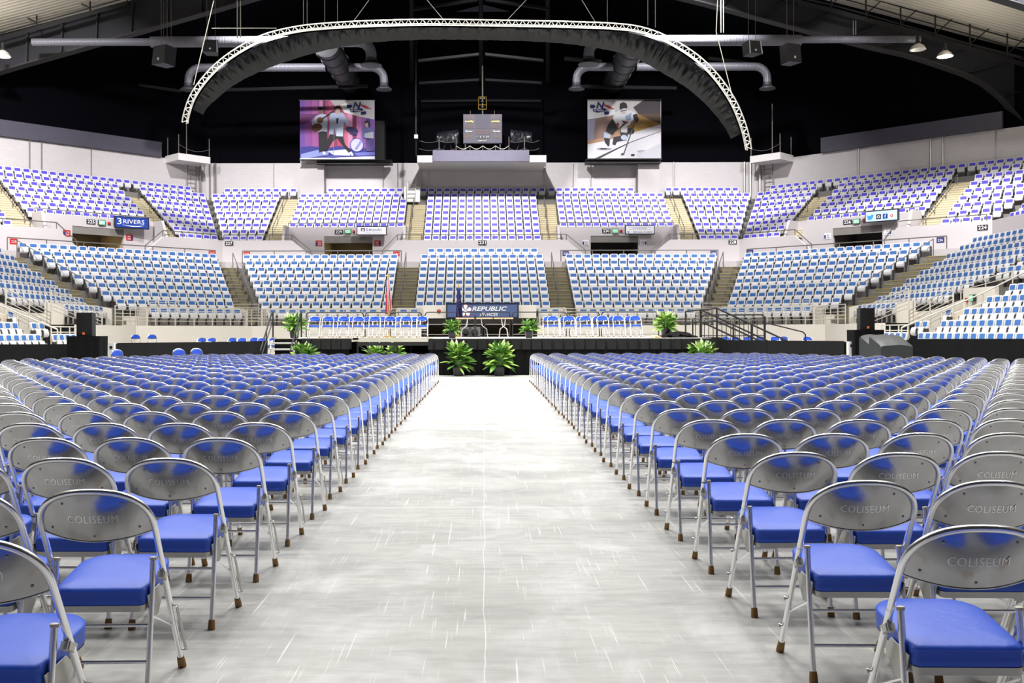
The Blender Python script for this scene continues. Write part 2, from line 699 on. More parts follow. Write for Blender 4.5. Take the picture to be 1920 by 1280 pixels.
struct('wall_upper_black', mb)
# lavender bands at the foot of the black wall in both corners
for seg, t0, t1, nm in (('dl', -2.6, 15.0, 'trim_1'), ('dr', -1.2, 9.6, 'trim_2')):
    mb = MB()
    ps = [bp(seg, 14.1, t0, 12.75), bp(seg, 14.1, t1, 12.75), bp(seg, 14.1, t1, 13.7), bp(seg, 14.1, t0, 13.7)]
    mb.prism(ps, bp(seg, 14.4, 0, 0) - bp(seg, 14.1, 0, 0), M['lavender'])
    struct(nm, mb)
# thin vertical pipes and joints on the white wall
mb = MB()
for seg, t, r in (('end', -17.95, .09), ('end', -18.3, .05), ('dl', -5.45, .07), ('end', 17.75, .07), ('end', 18.15, .09), ('dr', -5.6, .09),
                  ('end', -4.1, .05), ('end', -3.6, .03), ('end', 4.3, .05), ('end', -14.0, .02), ('end', 13.0, .05), ('end', -6.6, .02), ('end', -5.6, .02),
                  ('end', 6.2, .02), ('end', 7.4, .02), ('dl', 2.0, .02), ('dl', 5.0, .04), ('dl', 5.7, .04), ('dl', 8.6, .02),
                  ('dr', 1.2, .04), ('dr', 5.6, .04), ('dr', 6.3, .04), ('dr', 9.2, .02)):
    mb.tube([bp(seg, 14.25, t, 10.1), bp(seg, 14.25, t, 12.75)], r, M['dull_metal'], 6)
struct('trim_3', mb)
# two pilasters behind the doorway sections
for x0, x1, nm in ((563.5, 608, 'trim_4'), (1197, 1237, 'trim_5')):
    a, b = at(x0, 330, 66.4), at(x1, 330, 66.4)
    mb = MB()
    mb.box((a.x, 66.4, 10.1), (b.x, 67.25, 12.78), M['plaster'])
    struct(nm, mb)


def roof_z(x):
    return 25.0 - .258 * abs(x)


mb = MB()
for s in (-1, 1):
    mb.add([(0, -12, roof_z(0)), (0, 56.2, roof_z(0)), (15 * s, 56.2, roof_z(15)), (15 * s, -12, roof_z(15))], [(0, 1, 2, 3)], M['blackwall'])
    mb.add([(15 * s, -12, roof_z(15)), (15 * s, 56.2, roof_z(15)), (34 * s, 56.2, roof_z(34)), (34 * s, -12, roof_z(34))], [(0, 1, 2, 3)], M['deck'])
struct('ceiling', mb)
mb = MB()
for s in (-1, 1):
    mb.add([(0, 56.2, roof_z(0)), (0, 69, roof_z(0) - 1), (34 * s, 69, roof_z(34) - 1), (34 * s, 56.2, roof_z(34))], [(0, 1, 2, 3)], M['blackwall'])
struct('ceiling_black', mb)
mb = MB()
mb.box((-34.2, -12, 0), (-34, 69, 14), M['blackwall'])
mb.box((34, -12, 0), (34.2, 69, 14), M['blackwall'])
struct('wall_outer', mb)

# fascia wall between the stands, cut low in front of each doorway
FHI, FLO = 6.88, 5.95
FAS = {'end': [(-11.44, -10.3, -5.95, -5.06), (5.16, 6.3, 10.3, 11.4)], 'dl': [(.83, 1.9, 5.8, 6.9)], 'dr': [(.57, 1.6, 5.8, 6.5)], 'sl': [], 'sr': []}
for seg, nm in (('end', 'wall_fascia'), ('dl', 'wall_fascia_left'), ('dr', 'wall_fascia_right'), ('sl', 'wall_fascia_side_left'), ('sr', 'wall_fascia_side_right')):
    mb = MB()
    a, b = tmin(seg, 7.2), tmax(seg, 7.2)
    tops = [(a, FHI)]
    for q in FAS[seg]:
        tops += [(q[0], FHI), (q[1], FLO), (q[2], FLO), (q[3], FHI)]
    tops.append((b, FHI))
    for (t0, z0), (t1, z1) in zip(tops, tops[1:]):
        for o in (7.2, 7.4):
            mb.poly([bp(seg, o, t0, 5.0), bp(seg, o, t1, 5.0), bp(seg, o, t1, z1), bp(seg, o, t0, z0)], M['plaster'])
        mb.poly([bp(seg, 7.2, t0, z0), bp(seg, 7.2, t1, z1), bp(seg, 7.4, t1, z1), bp(seg, 7.4, t0, z0)], M['white'])
    struct(nm, mb)

# doorways (vomitories) of the upper stand
DOORS = {'229': ('end', -12.08, -4.6, -9.75, -6.74, 1, 2), '230': ('end', 4.65, 12.07, 6.8, 9.75, 0, 0),
         '225': ('dl', .45, 7.5, 2.4, 5.39, 1, 1), '226': ('dr', -.2, 7.1, 2.1, 5.0, 0, 0)}
for k, (sec, (seg, w0, w1, d0, d1, tan, lit)) in enumerate(DOORS.items()):
    O, ZT, ZH, ZF = 8.9, 7.86, 7.28, 5.3
    nrm = bp(seg, 1, 0, 0) - bp(seg, 0, 0, 0)

    def slab(o, t0, t1, z0, z1, th, mt, mb):
        mb.prism([bp(seg, o, t0, z0), bp(seg, o, t1, z0), bp(seg, o, t1, z1), bp(seg, o, t0, z1)], nrm * th, mt)
    mb = MB()
    slab(O, w0, d0, ZF, ZT, .2, M['plaster'], mb)
    slab(O, d1, w1, ZF, ZT, .2, M['plaster'], mb)
    slab(O, d0, d1, ZH, ZT, .2, M['plaster'], mb)
    # side walls of the pit, back to the fascia
    for t in (w0, w1 - .15):
        mb.prism([bp(seg, 7.4, t, ZF), bp(seg, 8.9, t, ZF), bp(seg, 8.9, t, ZT), bp(seg, 7.9, t, ZT), bp(seg, 7.4, t, FHI)], bp(seg, 0, .15, 0) - bp(seg, 0, 0, 0), M['plaster'])
    mb.poly([bp(seg, 7.3, w0, ZF), bp(seg, 7.3, w1, ZF), bp(seg, 12.2, w1, ZF), bp(seg, 12.2, w0, ZF)], M['plaster'])
    struct('wall_doorway_' + sec, mb)
    mb = MB()
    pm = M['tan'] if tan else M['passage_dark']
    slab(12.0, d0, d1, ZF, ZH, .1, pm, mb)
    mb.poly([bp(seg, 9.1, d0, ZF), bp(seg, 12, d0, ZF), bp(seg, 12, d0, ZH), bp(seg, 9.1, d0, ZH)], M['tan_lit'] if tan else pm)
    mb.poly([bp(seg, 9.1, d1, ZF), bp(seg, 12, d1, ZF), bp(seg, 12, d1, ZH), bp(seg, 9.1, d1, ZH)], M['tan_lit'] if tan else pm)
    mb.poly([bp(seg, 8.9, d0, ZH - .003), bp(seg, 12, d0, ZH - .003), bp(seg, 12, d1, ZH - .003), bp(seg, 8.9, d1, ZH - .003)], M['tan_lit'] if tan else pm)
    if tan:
        slab(11.8, d0 + .3, d1 - .1, 5.3, 5.95, .1, M['tan_lit'], mb)  # paler slab low in the passage, painted as warm light near the floor
    struct('door_%d' % (k + 1), mb)
    if tan:
        c = bp(seg, 10.6, (d0 + d1) / 2, ZH - .08)
        area_lamp('passage_lamp', c, c + Vector((0, 0, -1)), .5, 18, (1, .85, .55))

# aisle stairs
AISLES = [  # tier, segment, rows, t at top, t at bottom
    ('u', 'end', 1, 9, (-13.28, -12.1), (-13.28, -12.1)), ('u', 'end', 2, 9, (-4.82, -3.64), (-4.72, -3.6)),
    ('u', 'end', 2, 9, (3.72, 4.88), (3.72, 4.76)), ('u', 'end', 1, 9, (12.12, 13.3), (12.12, 13.3)),
    ('u', 'dl', 2, 9, (-.55, .68), (-.45, .5)), ('u', 'dl', 1, 9, (8.0, 9.0), (7.6, 8.9)),
    ('u', 'dr', 2, 9, (-.9, .34), (-.65, .16)), ('u', 'dr', 2, 9, (7.4, 8.65), (7.2, 8.5)),
    ('l', 'end', 2, 9, (-4.83, -3.62), (-4.72, -3.55)), ('l', 'end', 2, 9, (3.72, 4.92), (3.76, 4.94)),
    ('l', 'end', 2, 9, (-14.85, -14.08), (-12.5, -11.75)), ('l', 'end', 2, 9, (13.9, 14.85), (11.78, 12.5)),
    ('l', 'dl', 2, 9, (-2.25, -1.76), (0, .48)), ('l', 'dr', 2, 9, (-2.25, -1.82), (0, .5)),
    ('l', 'dl', 2, 9, (9.5, 10.5), (7.0, 8.2)), ('l', 'dr', 2, 9, (8.95, 10.4), (6.8, 8.2))]
for k, (tier, seg, j0, j1, ta, tb) in enumerate(AISLES):
    NH = .05 if tier == 'u' else .022
    mb = MB()
    pit, rise, fo, fz = (.75, .471, ou, zu) if tier == 'u' else (.8, .42, ol, zl)
    sm, nm_ = (M['step_cream'], M['step_shade']) if tier == 'u' else (M['step_grey'], M['nosing'])
    for j in range(j0, j1 + 1):
        u = (j - j0) / (j1 - j0)
        t0, t1 = ta[0] + (tb[0] - ta[0]) * u, ta[1] + (tb[1] - ta[1]) * u
        o, z = fo(j) - pit / 2, fz(j)
        nrm = bp(seg, 1, 0, 0) - bp(seg, 0, 0, 0)
        n = 3 if tier == 'u' else 2
        for q in range(n):
            dz, do = rise * (q + 1) / n, pit * q / n
            oo = o - pit + do + pit / n * .2
            zz = z - rise + dz
            if tier == 'u' and oo < 7.42:
                continue
            mb.prism([bp(seg, oo, t0, zz - rise / n), bp(seg, oo, t1, zz - rise / n), bp(seg, oo, t1, zz), bp(seg, oo, t0, zz)], nrm * (pit - do), sm)
            mb.prism([bp(seg, oo - .012, t0, zz - NH), bp(seg, oo - .012, t1, zz - NH), bp(seg, oo - .012, t1, zz + .004), bp(seg, oo - .012, t0, zz + .004)], nrm * .03, nm_)
    struct('floor_aisle', mb)

# ------------------------------------------------------------------ stadium seats
def rrect(w, h, r, n=3):
    out = []
    for cx, cz, a0 in ((w / 2 - r, h / 2 - r, 0), (-w / 2 + r, h / 2 - r, 90), (-w / 2 + r, -h / 2 + r, 180), (w / 2 - r, -h / 2 + r, 270)):
        for i in range(n + 1):
            a = math.radians(a0 + 90 * i / n)
            out.append((cx + r * math.cos(a), cz + r * math.sin(a)))
    return out


def seat_meshes(pad):
    """White moulded seat facing -Y: shell with bracket, folded pan, back pad."""
    lean = .16
    shell, pan, pd = MB(), MB(), MB()
    zc = .64
    pts = rrect(.44, .40, .05)
    shell.prism([(x, .10 + lean * z, zc + z) for x, z in pts], (0, .05, -.008), M['seat_white'])
    for s in (-1, 1):
        shell.box((s * .243 - .011, -.06, .32), (s * .243 + .011, .14, .55), M['bracket'])
    shell.box((.215, .0, 0), (.255, .12, .32), M['seat_dark'])
    rows = []
    for z, y in ((.29, .06), (.285, .0), (.30, -.045), (.36, -.075), (.46, -.07), (.56, -.035), (.60, -.01), (.60, .03)):
        w = .20 if z > .31 else .165
        rows.append([(-w, y, z), (w, y, z)])
    pan.grid(rows, M['seat_white'])
    pan.poly([r[0] for r in rows], M['seat_white'])
    pan.poly([r[1] for r in rows][::-1], M['seat_white'])
    pan.poly([rows[0][0], rows[0][1], rows[-1][1], rows[-1][0]], M['seat_white'])
    pts = rrect(.33, .17, .02, 1)
    pd.prism([(x, .095 + lean * (z + .07), .71 + z) for x, z in pts], (0, .03, 0), pad)
    return shell, pan, pd


SECTIONS = [
    ('231', 'u', 'end', [(1, -4.14, 4.33), (2, -3.59, 3.68), (9, -3.54, 3.69)], 'above the sign 231'),
    ('229', 'u', 'end', [(1, -10.35, -5.21), (2, -12.04, -4.87), (7, -12.04, -4.81)], 'above the 229 doorway'),
    ('229x', 'u', 'end', [(1, -12.9, -12.3), (1.5, -12.9, -12.3)], 'beside left pilaster'),
    ('230', 'u', 'end', [(1, 4.44, 10.3), (2, 4.92, 12.12), (7, 4.91, 12.08)], 'above the 230 doorway'),
    ('227a', 'u', 'end', [(1, -17.3, -12.95), (2, -17.9, -13.34), (9, -15.75, -13.31)], 'above right of 227'),
    ('227b', 'u', 'dl', [(1, -4.6, -.45), (2, -5.2, -.6), (9, -3.1, -.49)], 'above left of 227'),
    ('225', 'u', 'dl', [(1, -.39, 8.3), (2, .72, 7.99), (7, .53, 7.71)], 'above the 225 doorway'),
    ('223', 'u', 'dl', [(5, 9.12, 11.3), (9, 8.92, 11.2)], 'far upper left stand'),
    ('228a', 'u', 'end', [(1, 12.33, 17.3), (2, 13.36, 17.85), (9, 13.35, 15.7)], 'above left of 228'),
    ('228b', 'u', 'dr', [(1, -4.7, -.86), (2, -5.2, -.95), (9, -3.15, -.68)], 'above right of 228'),
    ('226', 'u', 'dr', [(1, -.79, 7.76), (2, .38, 7.35), (7, .24, 7.24)], 'above the 226 doorway'),
    ('224', 'u', 'dr', [(1, 7.82, 13.3), (2, 8.7, 13.1), (9, 8.53, 11.1)], 'far upper right stand'),
    ('222', 'u', 'sr', [(1, -5.2, 6), (9, -2.7, 6)], 'upper right side stand'),
    ('231l', 'l', 'end', [(1, -3.22, 3.42), (2, -3.58, 3.69), (9, -3.51, 3.72)], 'below the sign 231'),
    ('229l', 'l', 'end', [(2, -14.04, -4.86), (9, -11.72, -4.75), (10, -11.12, -4.82)], 'below the 229 doorway'),
    ('230l', 'l', 'end', [(2, 4.94, 13.87), (9, 4.97, 11.74), (10, 5.09, 11.17)], 'below the 230 doorway'),
    ('cl', 'l', 'dl', [(2, -1.73, 9.47), (9, .5, 6.98), (10, .75, 5.82)], 'lower left corner stand'),
    ('cr', 'l', 'dr', [(2, -1.79, 8.9), (9, .52, 6.75), (10, .75, 5.81)], 'lower right corner stand'),
    ('sl', 'l', 'sl', [(2, -2.0, 7.9), (9, .35, 7.9)], 'lower left side stand'),
    ('sr', 'l', 'sr', [(2, -2.0, 7.9), (9, .35, 7.9)], 'lower right side stand'),
    ('slt', 'l', 'sl', [(2, 8.3, 10.5), (7, 8.3, 10.5)], 'over left side doorway'),
    ('srt', 'l', 'sr', [(2, 8.3, 10.5), (7, 8.3, 10.5)], 'over right side doorway'),
    ('slf', 'l', 'sl', [(10, .8, 5.6), (11, 4.2, 6.6)], 'front left side stand'),
    ('srf', 'l', 'sr', [(10, .8, 5.6), (11, 4.2, 6.6)], 'front right side stand'),
    ('sln', 'l', 'sl', [(3, 12.0, 20.0), (13, 12.0, 20.0)], 'near left side stand'),
    ('srn', 'l', 'sr', [(3, 12.0, 20.0), (13, 12.0, 20.0)], 'near right side stand'),
    ('sll', 'l', 'sl', [(11, 10.7, 11.1), (13, 9.0, 11.1)], 'left doorway front stand'),
    ('srl', 'l', 'sr', [(11, 10.7, 11.1), (13, 9.0, 11.1)], 'right doorway front stand'),
]
EXTRA = [('231m', 'l', 'end', 10, -4.3, -3.2), ('231m', 'l', 'end', 10, 3.0, 4.2)]
seats = {'u': [], 'l': []}


def seat_row(sec, tier, seg, j, t0, t1, phrase):
    o = ou(j) if tier == 'u' else ol(j)
    z = zu(j) if tier == 'u' else zl(j)
    if tier == 'l' and j >= 10 and sec[:2] in ('22', '23', 'cl', 'cr'):
        o, z = -1.15, 1.70
    if sec in ('slf', 'srf'):
        o, z = (-1.1, 1.70) if j == 10 else (-1.95, 1.65)
    n = max(1, round((t1 - t0) / .52))
    row = []
    for k in range(n):
        t = t0 + (t1 - t0) * (k + .5) / n
        p = bp(seg, o, t, z)
        if p.y < 5:
            continue
        x, y = px_of(p + Vector((0, 0, .6)))
        if -14 < x < 1934:
            row.append((x, p))
    row.sort(key=lambda r: r[0])
    row = [r for r in row if all((r[1] - s['p']).length > .36 for s in seats[tier])]
    for k, (x, p) in enumerate(row):
        seats[tier].append({'sec': sec, 'j': j, 'k': k, 'p': p, 'rz': seg_rz(seg), 'ph': phrase, 'd': p.length})


for sec, tier, seg, tab, phrase in SECTIONS:
    for j in range(1, 14):
        if j < tab[0][0] or j > tab[-1][0]:
            continue
        for (ja, a0, a1), (jb, b0, b1) in zip(tab, tab[1:]):
            if ja <= j <= jb:
                u = (j - ja) / (jb - ja)
                seat_row(sec, tier, seg, j, a0 + (b0 - a0) * u, a1 + (b1 - a1) * u, phrase)
                break
for sec, tier, seg, j, a, b in EXTRA:
    seat_row(sec, tier, seg, j, a, b, 'beside the blue banner' if a < 0 else 'right of blue banner')

# rows are counted up from the lowest of their section
for tier in seats:
    low = {}
    for s in seats[tier]:
        low[s['sec']] = max(low.get(s['sec'], 0), s['j'])
    for s in seats[tier]:
        s['row'] = low[s['sec']] - s['j']

for tier, pad, word, grp in (('u', M['pad_violet'], 'violet', 'violet-padded seats of the upper stand'),
                             ('l', M['pad_blue'], 'blue', 'blue-padded seats of the lower stand')):
    sh, pn, pd = seat_meshes(pad)
    me_s, me_p, me_d = sh.mesh('seat_shell'), pn.mesh('seat_pan'), pd.mesh('back_pad')
    lst = sorted(seats[tier], key=lambda s: s['d'])
    proto, parts = None, None
    for s in lst[:300]:
        lab = 'white stadium seat with %s pad, %s, %s row up, %s from left' % (word, s['ph'], ORD[s['row']], ORD[s['k']])
        if proto is None:
            proto = put(word + '_padded_seat', me_s, None, s['p'], s['rz'])
            tag(proto, lab, word + ' stadium seat', grp)
            a = put('seat_pan', me_p, proto)
            b = put('back_pad', me_d, proto)
            a['label'] = 'folded white seat pan'
            b['label'] = '%s pad on the backrest' % word
            parts = tree_of(proto)
        else:
            dup(proto, s['p'], s['rz'], lab, grp, parts=parts)
    rest = MB()
    src = MB()
    for q in (sh, pn, pd):
        for mt_i, mt in enumerate(q.mats):
            fs = [f for f, m_ in zip(q.f, q.m) if m_ == mt_i]
            src.add(q.v, fs, mt)
    for s in lst[300:]:
        c, sn = math.cos(s['rz']), math.sin(s['rz'])
        p = s['p']
        k = len(rest.v)
        rest.v.extend([(p.x + c * x - sn * y, p.y + sn * x + c * y, p.z + z) for x, y, z in src.v])
        rest.f.extend([tuple(k + i for i in f) for f in src.f])
        rest.m.extend(src.m)
    rest.mats = src.mats
    o_ = put(word + '_padded_seating', rest.mesh('stadium_seating', 0))
    tag(o_, 'further rows of white stadium seats with %s pads in the %s stand' % (word, 'upper' if tier == 'u' else 'lower'),
        'stadium seats', grp, 'stuff')

# ------------------------------------------------------------------ folding chairs (local: sitter faces +Y, base at z = 0)
TW, TR = .2025, .0115
AX = Vector((0, -.4938, .8698))      # direction up the back tube
A0 = Vector((0, .19, 0))
SN = Vector((0, -.8698, -.4938))     # out of the rear face of the back


def on_back(x, s, out=0.0):
    return A0 + AX * s + Vector((x, 0, 0)) + SN * out


def arch(n):
    pts = []
    for i in range(n + 1):
        a = PI * i / n
        c, s = math.cos(a), math.sin(a)
        pts.append(on_back(-TW * math.copysign(abs(c) ** .80, c), .712 + .168 * abs(s) ** .80))
    return pts


def bulge(x, v):
    """How far the pressed sheet stands out of the plane of the tube."""
    return (.048 - .020 * v - .0265 * v * v) * (1 - (x / .2) ** 2)


def panel_rows(nu, nv, off=0.0, inset=0.0):
    rows = []
    for j in range(nv + 1):
        v = j / nv
        r = []
        for i in range(nu + 1):
            u = -1 + 2 * i / nu
            a = (1 - abs(u)) ** .5
            x = (TW - .006 - inset) * math.copysign(1 - (1 - abs(u)) ** 1.35, u)
            lo = .708 - .014 * (1 - (x / .2) ** 2)
            xx = min(1, abs(x) / TW)
            hi = .712 + (.168 - .006 - inset) * (1 - xx ** 2.5) ** .40
            s = lo + inset + (hi - lo - inset) * v
            r.append(on_back(x, s, bulge(x, v) + off))
        rows.append(r)
    return rows


def chair_parts(lod):
    """Meshes of one chair; lod 0 = every part, 1 = joined tubes, 2 = coarse."""
    n = (12, 8, 5)[lod]
    na = (28, 18, 8)[lod]
    P = {}
    mb = MB()
    mb.tube([on_back(-TW, .56)] + arch(na) + [on_back(TW, .56)], TR, M['chrome'], n)
    P['back_frame'] = mb
    mb = MB()
    nu, nv = ((20, 6), (12, 4), (6, 2))[lod]
    a, b = panel_rows(nu, nv), panel_rows(nu, nv, -.004)
    mb.grid(a, M['steel'])
    if lod < 2:
        mb.grid([r[::-1] for r in b], M['steel'])
        mb.grid([a[0][::-1], b[0][::-1]], M['steel'])
        # rolled lower lip
        mb.tube([p - AX * .001 for p in a[0]], .0035, M['steel'], 6)
    P['backrest'] = mb
    mb = MB()
    f, g = panel_rows(nu, nv, -.005, .012), panel_rows(nu, nv, -.03, .03)
    mb.grid([r[::-1] for r in g], M['vinyl'])
    if lod < 2:
        edge = lambda R: R[0] + [r[-1] for r in R[1:]] + R[-1][::-1][1:] + [r[0] for r in R[1:-1]][::-1]
        mb.grid([edge(f), edge(g)], M['vinyl'], True)
    P['back_pad'] = mb
    for s, nm in ((-1, 'fl'), (1, 'fr')):
        mb = MB()
        mb.tube([on_back(TW * s, .57), on_back(TW * s, .03)], TR, M['chrome'], n)
        P[nm] = mb
        mb = MB()
        p, q = on_back(TW * s, .058), on_back(TW * s, .004)
        mb.tube([p, p.lerp(q, .5), q], [.0135, .0155, .0165], M['rubber'], n)
        P[nm + '_foot'] = mb
    for s, nm in ((-1, 'rl'), (1, 'rr')):
        top, bot = Vector((s * .176, -.098, .497)), Vector((s * .180, -.185, .0))
        mb = MB()
        mb.tube([top, bot.lerp(top, .04)], .0105, M['chrome'], n)
        P[nm] = mb
        mb = MB()
        mb.tube([bot.lerp(top, .085), bot.lerp(top, .045), bot], [.0135, .0155, .0165], M['rubber'], n)
        P[nm + '_foot'] = mb
        mb = MB()
        mb.tube([top - (top - bot) * .012, top + (top - bot) * .006, top + (top - bot) * .012], [.0125, .0125, .008], M['cap'], n)
        P[nm + '_cap'] = mb
    # cushion
    k = (8, 5, 2)[lod]
    out = []
    for cx, cy, r, a0 in ((.165, -.165, .022, 270), (.172, .205, .105, 0), (-.172, .205, .105, 90), (-.165, -.165, .022, 180)):
        ccx, ccy = cx - math.copysign(r, cx), cy + r if cy < 0 else cy - r
        for i in range(k + 1):
            a = math.radians(a0 + 90 * i / k)
            out.append((ccx + r * math.cos(a), ccy + r * math.sin(a)))

    def ring(sc, z, dz=0.0):
        cy = .02
        return [(x * sc, cy + (y - cy) * sc, .338 + z + .125 * (cy + (y - cy) * sc + .165) + dz) for x, y in out]
    mb = MB()
    prof = [(.965, 0), (.99, .006), (1.0, .025), (.995, .050), (1.005, .0545), (.99, .0590)]
    prof += [(r, .0730 - .0115 * r ** 5) for r in (.965, .93, .88, .81, .72, .6, .45, .3)] + [(.12, .0730)]
    if lod == 2:
        prof = [(.97, 0), (1.0, .05), (.96, .062)]
    rings = [ring(a, b) for a, b in prof]
    mb.grid(rings, M['vinyl'], True)
    mb.poly(rings[-1], M['vinyl'])
    mb.poly(rings[0][::-1], M['vinyl'])
    P['seat'] = mb
    mb = MB()
    rr = [ring(.985, -.022), ring(.985, .001)]
    mb.grid(rr, M['dull_metal'], True)
    mb.poly(rr[0][::-1], M['dull_metal'])
    P['seat_pan'] = mb
    P['bars'] = []
    for z in (.135, .262):
        u = z / .497
        y = -.185 + .087 * u
        mb = MB()
        mb.tube([(-.180 + .004 * u, y, z), (.180 - .004 * u, y, z)], .0065, M['chrome'], n)
        P['bars'].append(mb)
    P['braces'], P['hinges'], P['clips'] = [], [], []
    for s in (-1, 1):
        mb = MB()
        u = .31 / .497
        mb.tube([(s * .170, -.185 + .087 * u, .30), on_back(s * .193, .23)], .0045, M['chrome'], 6)
        P['braces'].append(mb)
        mb = MB()
        mb.prism([(s * .172, -.155, .372), (s * .172, -.02, .385), (s * .172, .03, .345), (s * .172, -.04, .275), (s * .172, -.12, .285)], (s * .004, 0, 0), M['dull_metal'])
        mb.lathe([(.0, 0), (.014, 0), (.014, .006), (.006, .009)], M['dull_metal'], 10, cap=False)
        kx = len(mb.v) - 40
        for i in range(kx, len(mb.v)):
            x, y, z = mb.v[i]
            mb.v[i] = (s * (.160 - z), -.135 + x, .345 + y)
        P['hinges'].append(mb)
        mb = MB()
        c = on_back(s * .205, .50)
        mb.obox(c + Vector((s * .002, -.004, -.01)), (.004, 0, 0), (0, .030, -.016), (0, .008, .012), M['dull_metal'])
        mb.obox(c + Vector((-s * .012, -.012, .022)), (.002, 0, 0), (0, .006, 0), (0, 0, .03), M['dull_metal'])
        mb.obox(c + Vector((-s * .005, -.010, -.008)), (.014, 0, 0), (0, .016, -.008), (0, .006, .010), M['dull_metal'])
        P['clips'].append(mb)
    # ganging loop on the right front leg, two studs on the left one
    mb = MB()
    a, b = on_back(TW + .026, .33), on_back(TW + .030, .10)
    mb.tube([on_back(TW, .335), a, b, on_back(TW, .095)], .0045, M['dull_metal'], 6)
    mb.tube([a + Vector((0, -.012, 0)), b + Vector((0, -.012, 0))], .004, M['dull_metal'], 6)
    P['loop'] = mb
    P['studs'] = []
    for s_ in (.15, .30):
        mb = MB()
        p = on_back(-TW, s_)
        mb.tube([p, p + Vector((-.018, 0, 0)), p + Vector((-.019, 0, 0)), p + Vector((-.026, 0, 0))], [.004, .004, .008, .008], M['dull_metal'], 8)
        P['studs'].append(mb)
    P['rivets'] = []
    for x, s_ in ((-.105, .835), (.105, .835), (-.155, .735), (.155, .735), (0, .715)):
        mb = MB()
        v = (s_ - .69) / .17
        c = on_back(x, s_, bulge(x, v) + .0005)
        mb.tube([c, c + SN * .0022], [.0055, .0035], M['rivet'], 8)
        P['rivets'].append(mb)
    return P


P0 = chair_parts(0)
P1 = chair_parts(1)
P2 = chair_parts(2)

# embossed word on the rear face
let = text_mesh('COLISEUM', M['letter_metal'], .027, .178, .005, bold=-.004, spacing=1.12)
for v in let.vertices:
    x, d, z = v.co
    s_ = .782 + z
    vv = (s_ - .69) / .17
    v.co = on_back(x, s_, bulge(x, vv) + .001 - d)
let.update()


def full_chair():
    t = thing('folding_chair', '', 'folding chair')
    put('back_frame', P0['back_frame'], t)
    b = put('backrest', P0['backrest'], t)
    b['label'] = 'bare steel back embossed with the word COLISEUM'
    put('lettering', let, b)
    for r in P0['rivets']:
        put('rivet', r, b)
    put('back_pad', P0['back_pad'], t)['label'] = 'blue vinyl pad on the front of the back'
    for nm in ('fl', 'fr', 'rl', 'rr'):
        l = put('leg', P0[nm], t)
        put('rubber_foot', P0[nm + '_foot'], l)
        if nm[0] == 'r':
            put('end_cap', P0[nm + '_cap'], l)
    s = put('seat', P0['seat'], t)
    s['label'] = 'thick blue vinyl cushion'
    put('seat_pan', P0['seat_pan'], t)
    for q in P0['bars']:
        put('crossbar', q, t)
    for q in P0['braces']:
        put('brace', q, t)
    for q in P0['hinges']:
        put('hinge_plate', q, t)
    for q in P0['clips']:
        put('seat_clip', q, t)
    put('ganging_loop', P0['loop'], t)
    for q in P0['studs']:
        put('ganging_stud', q, t)
    return t


def merge(mbs):
    out = MB()
    for q in mbs:
        k = len(out.v)
        out.v.extend(q.v)
        out.f.extend([tuple(k + i for i in f) for f in q.f])
        ids = [out.mi(mt) for mt in q.mats]
        out.m.extend([ids[i] for i in q.m])
    return out


MID = {'back_frame': P1['back_frame'], 'backrest': P1['backrest'], 'back_pad': P1['back_pad'], 'seat': merge([P1['seat'], P1['seat_pan']]),
       'crossbar': merge(P1['bars'] + P1['braces'] + P1['hinges'])}
for nm in ('fl', 'fr', 'rl', 'rr'):
    MID[nm] = merge([P1[nm], P1[nm + '_foot']] + ([P1[nm + '_cap']] if nm[0] == 'r' else []))
MID = {k: v.mesh(k) for k, v in MID.items()}


def mid_chair(lettered=False):
    t = thing('folding_chair', '', 'folding chair')
    for k in ('back_frame', 'backrest', 'back_pad', 'seat', 'crossbar'):
        q = put(k, MID[k], t)
        if k == 'backrest' and lettered:
            put('lettering', let, q)
    for k in ('fl', 'fr', 'rl', 'rr'):
        put('leg', MID[k], t)
    return t


COARSE = merge([P2[k] for k in ('back_frame', 'backrest', 'back_pad', 'seat', 'fl', 'fr', 'rl', 'rr', 'fl_foot', 'fr_foot', 'rl_foot', 'rr_foot')] + P2['bars'][:1])

GRP = 'chrome folding chairs in rows on the arena floor'
PITCH, ROW = .473, .862
chairs = []
for side, y0, x0 in ((-1, 2.93, 1.185), (1, 3.08, 1.215)):
    for k in range(28):
        y = y0 + ROW * k
        for c in range(22):
            x = side * (x0 + .215 + PITCH * c)
            # outer columns stop short where the front line of the block curves in
            ymax = 26.3 - max(0, (c - 13)) * .85 if side < 0 else 26.4 - max(0, (c - 12)) * .72
            if y > ymax:
                continue
            px = VX + FPX * x / y
            if px < -FPX * .19 / y or px > 1920 + FPX * .19 / y:
                continue
            rnd = random.Random(side * 1000 + k * 40 + c)
            chairs.append((y, k, c, side, x + rnd.uniform(-.006, .006) * (1 if k else .3), y + rnd.uniform(-.03, .03), rnd.uniform(-.03, .03)))
chairs.sort(key=lambda q: (q[1], q[2]))
pf, pm, pl = full_chair(), mid_chair(True), mid_chair(False)
trees = {id(p): tree_of(p) for p in (pf, pm, pl)}
used = set()
rest = MB()
